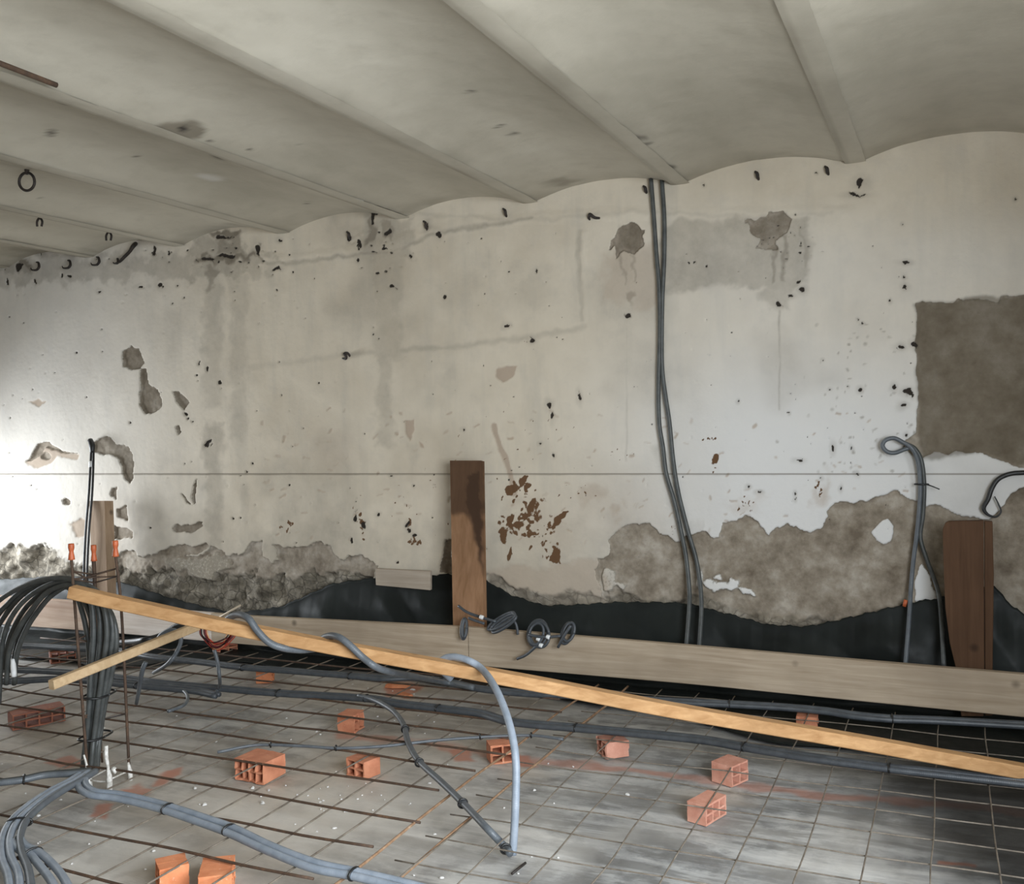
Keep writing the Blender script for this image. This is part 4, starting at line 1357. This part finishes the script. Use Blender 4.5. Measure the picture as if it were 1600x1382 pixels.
mesh_r = thing('rebar_mesh', 'thin grey welded mesh over the dusty floor right of the rusty double bars', 'rebar mesh', (-0.6, 3.6, 0.0))
for k in range(11):
    x = 0.31 - 0.197 * k
    wire(mesh_r, (x, 1.9, ZM), (x, 5.15, ZM), 0.0029, M['mesh'], 100 + k)
for k in range(16):
    y = 2.02 + 0.204 * k
    wire(mesh_r, (-1.75, y, ZM - .006), (0.55, y, ZM - .006), 0.0029, M['mesh'], 200 + k)
mesh_l = thing('rebar_mesh', 'rusty dark welded mesh of thicker bars covering the left half of the floor', 'rebar mesh', (-3.2, 3.6, 0.0))
for k, x in enumerate([-1.662, -1.835, -2.03, -2.21, -2.41, -2.605, -2.80, -3.0, -3.2, -3.4, -3.6, -3.8, -4.0, -4.2, -4.4, -4.6, -4.8, -5.0, -5.2, -5.4, -5.6, -5.8]):
    w_ = wire(mesh_l, (x, 1.9, ZM), (x, 5.15, ZM), 0.0055 if k < 2 else 0.0038, M['rebar_pale'] if k < 2 else M['mesh'], 300 + k)
    if k < 2:
        w_['label'] = 'thicker pale rusty bar at the seam of the two meshes'
for k, y in enumerate([2.05, 2.32, 2.58, 2.85, 3.105, 3.40, 3.66, 3.885, 4.10, 4.32, 4.54, 4.76, 4.98]):
    wire(mesh_l, (-6.0, y, ZM + .009), (-1.86 + 0.05 * math.sin(k * 2.1), y + .01, ZM + .009), 0.0055, M['rebar'], 400 + k)
tag(tube('rebar_offcut', [F(800, 1366, .012), F(821, 1349, .012)], 0.005, M['iron'], sides=6, smooth=False), 'short dark bar end lying on the floor below the hose loop', 'rebar')

# ================================================================== CONDUIT RUNS ON THE FLOOR
ZC = 0.108


def run(name, label, px_list, mats, sep=0.029, r_=0.0138, ties=(), z=ZC, n=2, group='conduit runs on the floor', zl=None):
    root = thing(name, label, 'conduit', F(px_list[0][0], px_list[0][1], 0.0), group)
    P = np.array([F(a, b, z if zl is None else zl[i]) for i, (a, b) in enumerate(px_list)])
    T = np.gradient(P, axis=0)
    S = np.stack([-T[:, 1], T[:, 0], 0 * T[:, 0]], 1)
    S /= np.linalg.norm(S, axis=1)[:, None] + 1e-9
    lanes = [(k - (n - 1) / 2) * sep for k in range(n)]
    rr = random.Random(len(px_list) * 7 + n)
    for k, o_ in enumerate(lanes):
        wob = np.array([rr.uniform(-.004, .004) for _ in P])
        tube('conduit', P + S * (o_ + wob)[:, None] + np.array([0, 0, 0.004 * k]), r_, mats[k % len(mats)], root, 9, 6)
    for (tx, ty) in ties:
        c_ = F(tx, ty, z)
        j = int(np.argmin(np.linalg.norm(P - c_, axis=1)))
        s_, t_ = S[j], T[j] / np.linalg.norm(T[j])
        c_ = c_ + np.array([0, 0, 0.002])
        hw = (n - 1) / 2 * sep + r_ + .002
        ring = []
        for a in np.linspace(0, 2 * math.pi, 13):
            ring.append(c_ + s_ * hw * math.cos(a) + np.array([0, 0, (r_ + .004) * math.sin(a)]))
        tube('cable_tie', ring, 0.0042, M['tie'], root, 6, 2)
    return root


g2 = [M['conduit_rear'], M['conduit_rear']]
run('conduit_run', 'rear pair of grey conduits nearest the long board, strapped with black ties',
    [(-60, 1008), (0, 1010), (60, 1011), (112, 1014), (185, 1017), (237, 1027), (312, 1035), (382, 1044), (440, 1048), (547, 1057), (600, 1061), (650, 1060), (700, 1067), (750, 1077), (820, 1084), (920, 1089), (1050, 1097), (1136, 1101), (1222, 1106), (1290, 1112), (1335, 1119), (1394, 1124), (1470, 1127), (1700, 1140)],
    g2, ties=[(380, 1044), (547, 1057), (690, 1065), (1140, 1101), (1394, 1124)])
run('conduit_run', 'middle pair of dark grey conduits crossing the whole floor in front of the rear pair',
    [(-60, 1046), (25, 1048), (112, 1052), (200, 1062), (250, 1068), (350, 1077), (435, 1084), (572, 1092), (620, 1100), (685, 1108), (750, 1116), (800, 1129), (900, 1138), (1000, 1147), (1100, 1157), (1163, 1168), (1256, 1183), (1387, 1201), (1460, 1209), (1700, 1236)],
    g2, sep=0.031, ties=[(435, 1084), (572, 1092), (685, 1108), (900, 1138), (1163, 1168), (1390, 1201)])
run('conduit_run', 'third dark conduit run at the far left, below the arching bundle',
    [(-60, 1062), (0, 1066), (90, 1062), (150, 1066), (215, 1072), (300, 1080), (340, 1088)], g2, ties=[(215, 1072)])
# branch, hose loop
loop = thing('conduit_loop', 'grey hose branching off the middle pair and looping up over the batten', 'conduit', F(797, 1335), 'conduit runs on the floor')
br = [(560, 1088), (580, 1093), (598, 1101), (617, 1114), (631, 1134), (636, 1155), (645, 1176), (660, 1196), (690, 1223), (725, 1257), (760, 1294), (786, 1321), (797, 1334)]
tube('conduit', [F(a, b, ZC + .01 if i < 11 else 0.06) for i, (a, b) in enumerate(br)], 0.0135, M['conduit'], loop, 10, 6)
for (tx, ty) in ((633, 1140), (655, 1192), (723, 1256), (790, 1327)):
    c_ = F(tx, ty, ZC + .01 if tx < 780 else .06)
    dvec = F(tx + 6, ty + 10, ZC) - F(tx, ty, ZC)
    dvec /= np.linalg.norm(dvec)
    s_ = np.cross(dvec, (0, 0, 1.0))
    tube('cable_tie', [c_ + s_ * .017 * math.cos(a) + np.array([0, 0, .017 * math.sin(a)]) for a in np.linspace(0, 2 * math.pi, 11)], 0.0045, M['tie'], loop, 6, 2)
foot = F(801, 1336, 0.02)
ly0 = foot[1]


def batten_y(px):
    return VP(px, np.interp(px, [b[0] for b in BPX], [b[1] for b in BPX]), BA, BB)[1]


yb_ = batten_y(740)
lp = [(801, 1336, 0.0), (804, 1290, 0.03), (806, 1240, 0.08), (806, 1190, 0.16), (800, 1148, 0.27), (789, 1110, 0.45), (773, 1074, 0.68)]
pts = [foot] + [V(a, b, ly0 + (yb_ - .05 - ly0) * s) for a, b, s in lp[1:]]
for (a, b, o_) in [(753, 1046, -0.052), (733, 1033, -0.02), (710, 1027, 0.02), (692, 1031, 0.055), (690, 1046, 0.075), (706, 1062, 0.085)]:
    pts.append(VP(a, b, BA, BB, o_) if True else None)
tube('conduit', pts, 0.0148, M['conduit_light'], loop, 10, 6)
# hose wound round the batten
wind = thing('wound_conduit', 'grey hose wound twice round the long batten at its left half', 'conduit', F(470, 1100), 'conduit runs on the floor')
wp = [(352, 985, .07), (356, 968, .055), (372, 961, .01), (388, 967, -.045), (402, 986, -.055), (420, 1004, -.052), (442, 1013, -.035), (472, 1016, .02), (498, 1012, .06), (503, 1000, .055), (515, 994, .015), (531, 997, -.04), (548, 1010, -.055), (566, 1027, -.055), (588, 1043, -.05)]
pts = [VP(a, b, BA, BB, o_) for a, b, o_ in wp]
pts += [VP(612, 1051, BA, BB, 0.10), VP(640, 1056, BA, BB, 0.45), F(690, 1066, ZC + .03), F(740, 1075, ZC + .02)]
tube('conduit', pts, 0.0148, M['conduit'], wind, 10, 6)

# conduits spreading from the foot of the bundle
g3 = [M['conduit_light'], M['conduit_light'], M['conduit']]
run('conduit_run', 'three grey hoses sweeping left from the foot of the bundle to the bottom edge',
    [(140, 1208), (118, 1222), (88, 1238), (55, 1260), (30, 1285), (16, 1312), (18, 1340), (28, 1370), (32, 1420)], g3, n=3, sep=.03, ties=[(30, 1287)])
run('conduit_run', 'short pair of hoses turning to the right in the bottom left corner',
    [(24, 1312), (36, 1326), (52, 1334), (68, 1348), (88, 1374), (112, 1420)], [M['conduit_light']], ties=[(52, 1335)])
run('conduit_run', 'long pair of bluish hoses from the bundle across the left foreground',
    [(128, 1216), (128, 1230), (145, 1241), (180, 1245), (220, 1253), (262, 1265), (310, 1281), (360, 1299), (420, 1326), (490, 1353), (555, 1367), (620, 1382), (720, 1410)], [M['conduit_light']], sep=.026, ties=[(262, 1265), (358, 1298), (553, 1367)])
run('conduit_run', 'two dark hoses leaving the foot of the bundle to the left edge',
    [(142, 1206), (115, 1209), (70, 1212), (30, 1220), (-40, 1228)], [M['conduit_dark'], M['conduit']], ties=[(38, 1219)])
run('conduit_run', 'thin grey hose lying between the two foreground brick pieces and the red line',
    [(340, 1176), (400, 1165), (470, 1166), (530, 1170), (600, 1166), (680, 1158), (760, 1152), (830, 1150), (880, 1156)], [M['conduit']], n=1, r_=.007, ties=[(423, 1165), (525, 1170), (750, 1152), (830, 1150)])
run('conduit_run', 'thin curved hose ending near the red shards at the back left',
    [(200, 1063), (245, 1068), (280, 1076), (293, 1088), (287, 1102), (262, 1112)], [M['conduit']], n=1, r_=.009)

# loose hooked conduit ends near the stick
hk = tube('conduit_hook', [F(213, 1100, .05), F(217, 1080, .15), VP(222, 1050, (-3.3, 3.9), (-2.5, 3.9)), VP(228, 1035, (-3.3, 3.9), (-2.5, 3.9))], [0.010, 0.011, 0.013, 0.012], M['conduit'], sides=8)
tag(hk, 'short grey hose end with white tip below the stick', 'conduit')
pl = ((-3.6, 3.95), (-2.0, 3.95))
tag(tube('conduit_hook', [F(240, 1052, .1), VP(262, 1038, *pl), VP(277, 1018, *pl), VP(283, 1000, *pl), VP(278, 988, *pl), VP(266, 985, *pl), VP(252, 992, *pl), VP(243, 1006, *pl)], 0.011, M['conduit'], sides=8), 'grey hose curled in a hook over the slanting stick', 'conduit')
tag(tube('conduit_hook', [VP(335, 1016, *pl), VP(340, 1035, *pl), VP(343, 1060, *pl), F(343, 1075, .12), F(336, 1083, .10)], 0.0095, M['conduit'], sides=8), 'thin grey hose dropping from the coloured wires to the floor', 'conduit')
tag(tube('conduit_hook', [F(185, 1004, .03), VP(215, 1002, (-4, 4.2), (-2, 4.2)), VP(250, 994, (-4, 4.2), (-2, 4.2)), VP(270, 982, (-4, 4.2), (-2, 4.2)), VP(288, 974, (-4, 4.2), (-2, 4.2))], 0.016, M['cable_black'], sides=8), 'thick black hose rising behind the stick to the batten', 'conduit')

# bundle of loose coloured wires hanging behind the batten
lw = thing('loose_wires', 'tangle of loose red and copper electric wires hanging under the batten', 'wires', F(340, 1020))
rr = random.Random(11)
pl2 = ((-3.8, 4.0), (-2.0, 4.0))
for k in range(12):
    mt = ['wire_red', 'wire_maroon', 'cable_black', 'wire_copper', 'wire_maroon', 'wire_red'][k % 6]
    a0 = 318 + rr.uniform(-6, 8)
    a1 = 362 + rr.uniform(-8, 8)
    dip = rr.uniform(1004, 1016)
    tube('wire', [VP(a0, 982, *pl2), VP(a0 + 2, 994, *pl2), VP((a0 + a1) / 2 - 6, dip, *pl2), VP((a0 + a1) / 2 + 8, dip - 3, *pl2), VP(a1 - 2, 994, *pl2), VP(a1, 982, *pl2)], 0.0032, M[mt], lw, 6, 5)

# ================================================================== COILED CABLES ON THE LONG BOARD
YK = YP - 0.02


def coil(name, label, loops, tails, tapes, mat='conduit_rear', r_=0.0088):
    root = thing(name, label, 'cable', V(loops[0][0], loops[0][1], YK), 'small coils of grey cable on the long board')
    for (cx_, cy_, rx, ry, ang, dy) in loops:
        a = math.radians(ang)
        pts = []
        for t in np.linspace(0, 2 * math.pi, 17):
            u, v = rx * math.cos(t), ry * math.sin(t)
            pts.append(V(cx_ + u * math.cos(a) - v * math.sin(a), cy_ + u * math.sin(a) + v * math.cos(a), YK - dy - 0.02 * math.sin(t)))
        tube('cable', pts, r_, M[mat], root, 7, 3)
    for pp in tails:
        tube('cable', [V(a_, b_, YK - .02 - d_) for a_, b_, d_ in pp], r_ * .95, M[mat], root, 7, 5)
    for (a_, b_) in tapes:
        tp = tube('tape', [V(a_ - 2, b_ - 1, YK - .05), V(a_ + 3, b_ + 1, YK - .05)], 0.013, M['tape'], root, 8, 2)
        tp['label'] = 'white tape wrap'
    return root


coil('cable_coil', 'small hanging loop of grey cable in front of the foot of the stained post', [(725, 983, 4.5, 16, 4, .02), (726, 982, 3, 14, 4, .03)], [[(732, 966, .01), (742, 970, .01), (757, 975, 0)]], [])
coil('cable_coil', 'slanting coil of grey cable with white tape just right of the stained post',
     [(783, 971, 24, 6, -32, .01), (786, 972, 22, 5, -32, .025), (788, 976, 22, 5, -34, .035)], [[(716, 947, -.02), (730, 957, -.01), (752, 965, 0), (775, 972, 0)], [(795, 968, 0), (804, 972, 0), (808, 982, 0), (809, 992, 0)]], [(752, 965)])
coil('cable_coil', 'round coil of grey cable with white tapes hanging over the front of the long board',
     [(840, 990, 15, 21, 12, .02), (838, 991, 11, 17, 15, .035), (843, 992, 15, 20, -10, .03)], [[(826, 992, .03), (840, 995, .04), (856, 996, .03), (876, 994, .01)], [(846, 1000, .03), (836, 1012, .03), (822, 1024, .02), (808, 1030, .01)]], [(856, 996), (845, 1009), (841, 999)])
coil('cable_coil', 'rightmost narrow coil of grey cable standing up from the long board',
     [(886, 990, 8, 17, 18, .01), (889, 988, 8, 15, 18, .02)], [[(892, 978, .02), (884, 990, .03), (876, 1004, .03), (872, 1012, .02)]], [])

# ================================================================== CABLES ON THE WALL
pair = thing('wall_conduits', 'pair of dark conduits running down the wall from the ceiling to the long board', 'conduit', V(1083, 1005, D - .04))
for pp in ([(1017, 279), (1021, 330), (1026, 400), (1030, 450), (1031, 520), (1029, 600), (1030, 660), (1036, 700), (1041, 740), (1054, 785), (1064, 830), (1072, 870), (1077, 920), (1077, 950), (1073, 1005), (1068, 1060)],
           [(1034, 279), (1038, 340), (1038, 400), (1035, 470), (1034, 540), (1035, 580), (1040, 620), (1046, 660), (1052, 720), (1060, 770), (1075, 830), (1089, 880), (1096, 940), (1093, 1008), (1090, 1060)]):
    pts = []
    for (a, b) in pp:
        y = D - .03 if b < 900 else D - .03 - .16 * (b - 900) / 110
        pts.append(V(a, b, max(y, YP + .07)))
    tube('conduit', pts, 0.0128, M['conduit_dark'], pair, 9, 6)
rl = thing('looped_cable', 'grey cable with a round loop at its top hanging down the wall at the right', 'conduit', V(1430, 1000, D - .05))
tube('conduit', [V(a, b, (D - .03 - o_) if b < 900 else D - .03 - .16 * (b - 900) / 110) for a, b, o_ in [(1424, 699, .01), (1412, 703, .02), (1398, 708, .03), (1386, 706, .035), (1379, 697, .04), (1384, 688, .04), (1397, 685, .035), (1410, 691, .03), (1424, 700, .03), (1434, 720, .02), (1438, 760, .01), (1436, 800, .01), (1432, 840, .01), (1428, 870, .01), (1424, 910, 0), (1421, 960, 0), (1418, 1000, 0), (1414, 1050, 0)]],
     0.0115, M['conduit'], rl, 9, 6)
tube('conduit', [V(a, b, D - .035 if b < 900 else D - .035 - .16 * (b - 900) / 110) for a, b in [(1416, 694), (1430, 702), (1440, 722), (1444, 760), (1442, 805), (1438, 840), (1447, 872), (1459, 903), (1467, 930), (1471, 970), (1475, 1045)]], 0.0115, M['conduit_dark'], rl, 9, 6)
ct = V(1440, 757, D - .045)
tube('cable_tie', [ct + np.array([.034 * math.cos(a), .024 * math.sin(a), 0]) for a in np.linspace(0, 2 * math.pi, 13)], 0.004, M['tie'], rl, 6, 2)
tube('cable_tie', [V(1446, 757, D - .07), V(1456, 760, D - .075), V(1468, 765, D - .075)], 0.0033, M['tie'], rl, 6, 3)
tip = tube('tape', [V(1416, 938, D - .07), V(1413, 948, D - .07)], [.012, .010], M['cap'], rl, 8, 2)
tip['label'] = 'orange tape tag'
hook = tube('bent_conduit', [V(a, b, D - .03 - o_) for a, b, o_ in [(1760, 736, 0), (1640, 738, 0), (1600, 739, 0), (1578, 741, .0), (1560, 749, .01), (1550, 763, .015), (1544, 780, .02), (1537, 794, .02), (1543, 804, .02), (1556, 808, .015), (1564, 800, .01), (1560, 788, .01), (1554, 776, .005)]],
            [.012, .012, .012, .012, .012, .012, .012, .011, .007, .005, .0045, .004, .003], M['cable_black'], sides=9)
tag(hook, 'black bent conduit with a thin hooked end on the wall at the right edge', 'conduit')
lc = thing('hanging_cables', 'pair of thin black cables hanging down the wall in front of the left post', 'cable', V(140, 930, 5.35))
tube('cable', [V(143, 690, 5.55), V(142, 715, 5.52), V(139, 770, 5.42), V(134, 830, 5.36), V(131, 900, 5.34), V(133, 935, 5.33)], 0.009, M['cable_black'], lc, 8, 5)
tube('cable', [V(145, 692, 5.55), V(146, 715, 5.52), V(144, 770, 5.42), V(139, 830, 5.36), V(136, 900, 5.34), V(138, 935, 5.33)], 0.009, M['cable_black'], lc, 8, 5)
tube('clip', [V(141, 688, 5.56), V(144, 697, 5.54), V(144, 708, 5.53)], [.02, .024, .016], M['cable_black'], lc, 8, 3)
tpp = tube('tape', [V(142.5, 722, 5.505), V(142, 730, 5.49)], .017, M['tape'], lc, 8, 2)
tpp['label'] = 'white tape wrap'

# ================================================================== IRON HOOKS AND RINGS
YW = D - 0.005


def ceil_pt(px, py, dz=0.0):
    return F(px, py, ZS + 0.045 + dz)


ringt = thing('ceiling_ring', 'black iron ring hanging from the vault at the far left', 'ring', ceil_pt(42, 270))
c_ = ceil_pt(42, 270)
yy = c_[1]
tube('ring', [V(42 + 12 * math.cos(a), 284 + 14 * math.sin(a), yy) for a in np.linspace(0, 2 * math.pi, 21)], 0.0075, M['iron'], ringt, 8, 3)
tube('eye', [c_ + np.array([0, 0, .02]), V(42, 266, yy), V(42, 273, yy)], [.010, .013, .007], M['iron'], ringt, 8, 3)
for (x, y, lab) in ((62, 348, 'small black staple in the vault below the iron ring'), (170, 370, 'small black staple in the vault near the wall, right of the ring')):
    b = F(x, y - 6, ZS + 0.045)
    yy = b[1]
    tag(tube('ceiling_staple', [V(x - 4, y + 6, yy), V(x - 4, y - 2, yy), V(x, y - 7, yy), V(x + 4, y - 2, yy), V(x + 3, y + 6, yy)], 0.0075, M['iron'], sides=7), lab, 'hook', 'iron staples in the ceiling')
for (x, y, s, lab) in ((55, 416, 1, 'black iron hook under the vault, leftmost of the row at upper left'), (104, 413, 1, 'black iron hook under the vault, second of the row at upper left'), (149, 408, 1, 'black iron hook under the vault, third of the row at upper left'), (181, 408, .6, 'small black iron hook beside the long bent iron at upper left')):
    tag(tube('wall_hook', [V(x + 2, y - 6 * s, YW), V(x + 5 * s, y - 5 * s, YW - .04), V(x + 6 * s, y + 1, YW - .06), V(x + 2, y + 6 * s, YW - .07), V(x - 5 * s, y + 6 * s, YW - .06), V(x - 7 * s, y + 3 * s, YW - .05)], [.006, .009, .0105, .009, .006, .003], M['iron'], sides=7), lab, 'hook', 'iron hooks along the top of the wall')
tag(tube('bent_iron', [V(212, 381, YW), V(208, 385, YW - .05), V(202, 394, YW - .06), V(194, 402, YW - .06), V(187, 409, YW - .06), V(180, 412, YW - .05)], [.016, .016, .012, .012, .010, .006], M['iron'], sides=8), 'long bent black iron hanging below the vault at upper left', 'hook')
for i, (x, y, s, lab) in enumerate([(540, 556, 1.0, 'black open hook alone in the middle of the plaster'), (925, 340, 1.0, 'black iron hook left of the wall conduits near the ceiling'), (1183, 274, .9, 'black iron peg under the vault right of the wall conduits'), (1292, 266, .9, 'black iron peg under the rightmost visible beam'),
                                    (665, 352, 1.0, 'black iron peg left of the second beam end'), (789, 332, .9, 'black iron peg between the two middle beam ends'), (545, 368, .9, 'black iron peg above the grey streak left of centre'), (1008, 296, .8, 'black iron peg just left of the wall conduits at the ceiling')]):
    if i == 0:
        pp = [(x + 7, y + 1), (x + 3, y - 4), (x - 2, y - 3), (x + 1, y + 1), (x, y + 5), (x - 5, y + 4)]
    elif i == 1:
        pp = [(x + 12, y + 1), (x + 4, y), (x - 3, y - 5), (x - 5, y), (x - 3, y + 4)]
    else:
        pp = [(x - 3 * s, y - 6 * s), (x, y - 3 * s), (x + 1, y + 3 * s), (x + 3 * s, y + 8 * s)]
    n_ = len(pp)
    tag(tube('wall_hook', [V(a, b, YW + .01 - .035 * math.sin(math.pi * min(1, (j + .2) / (n_ - 1)))) for j, (a, b) in enumerate(pp)], [.007, .009, .010, .009, .006], M['iron'], sides=7), lab, 'hook', 'iron pegs in the wall')
# rusty rod let into the ceiling at upper left
tag(tube('ceiling_rod', [F(-60, 76, ZS - .012), F(0, 99, ZS - .012), F(88, 133, ZS - .012)], 0.011, M['rebar'], sides=8), 'rusty iron rod lying under the vault in the upper left corner', 'rod')

# ================================================================== CRUMBS OF PLASTER
rr = random.Random(21)
vs, fs = [], []
pos = [(500, 1148), (548, 1205), (395, 1232), (640, 1108), (655, 1110), (590, 1120), (680, 1075), (645, 1078), (320, 1258), (240, 1330), (410, 1255), (520, 1262), (835, 1235), (690, 1372), (40, 1240), (95, 1250), (60, 1275), (305, 1232), (980, 1242), (420, 1235), (512, 1230), (150, 1075)]
pos += [(rr.uniform(0, 900), rr.uniform(1090, 1370)) for _ in range(60)] + [(rr.gauss(600, 50), rr.gauss(1115, 20)) for _ in range(25)] + [(rr.gauss(540, 60), rr.gauss(1245, 15)) for _ in range(25)]
for i, (x, y) in enumerate(pos):
    p = F(x, y, 0.004)
    s_ = rr.uniform(.004, .0085) * (1.2 if i < 22 else 0.7)
    a0, st_ = rr.uniform(0, 6), rr.uniform(1, 1.9)
    b0 = len(vs)
    for k in range(2):
        for j in range(6):
            a = j / 6 * 2 * math.pi
            q = s_ * rr.uniform(.5, 1.2) * (1 if k == 0 else .6)
            u, v = q * math.cos(a) * st_, q * math.sin(a)
            vs.append((p[0] + u * math.cos(a0) - v * math.sin(a0), p[1] + u * math.sin(a0) + v * math.cos(a0), 0.002 if k == 0 else 0.002 + s_ * rr.uniform(.5, .9)))
    fs += [tuple(b0 + q for q in f) for f in [(5, 4, 3, 2, 1, 0), (6, 7, 8, 9, 10, 11)] + [(j, (j + 1) % 6, (j + 1) % 6 + 6, j + 6) for j in range(6)]]
o = mesh_obj('plaster_crumbs', vs, fs, M['chip'])
o['kind'] = 'stuff'
tag(o, 'scattered crumbs of pale plaster lying on the floor under the mesh', 'rubble')
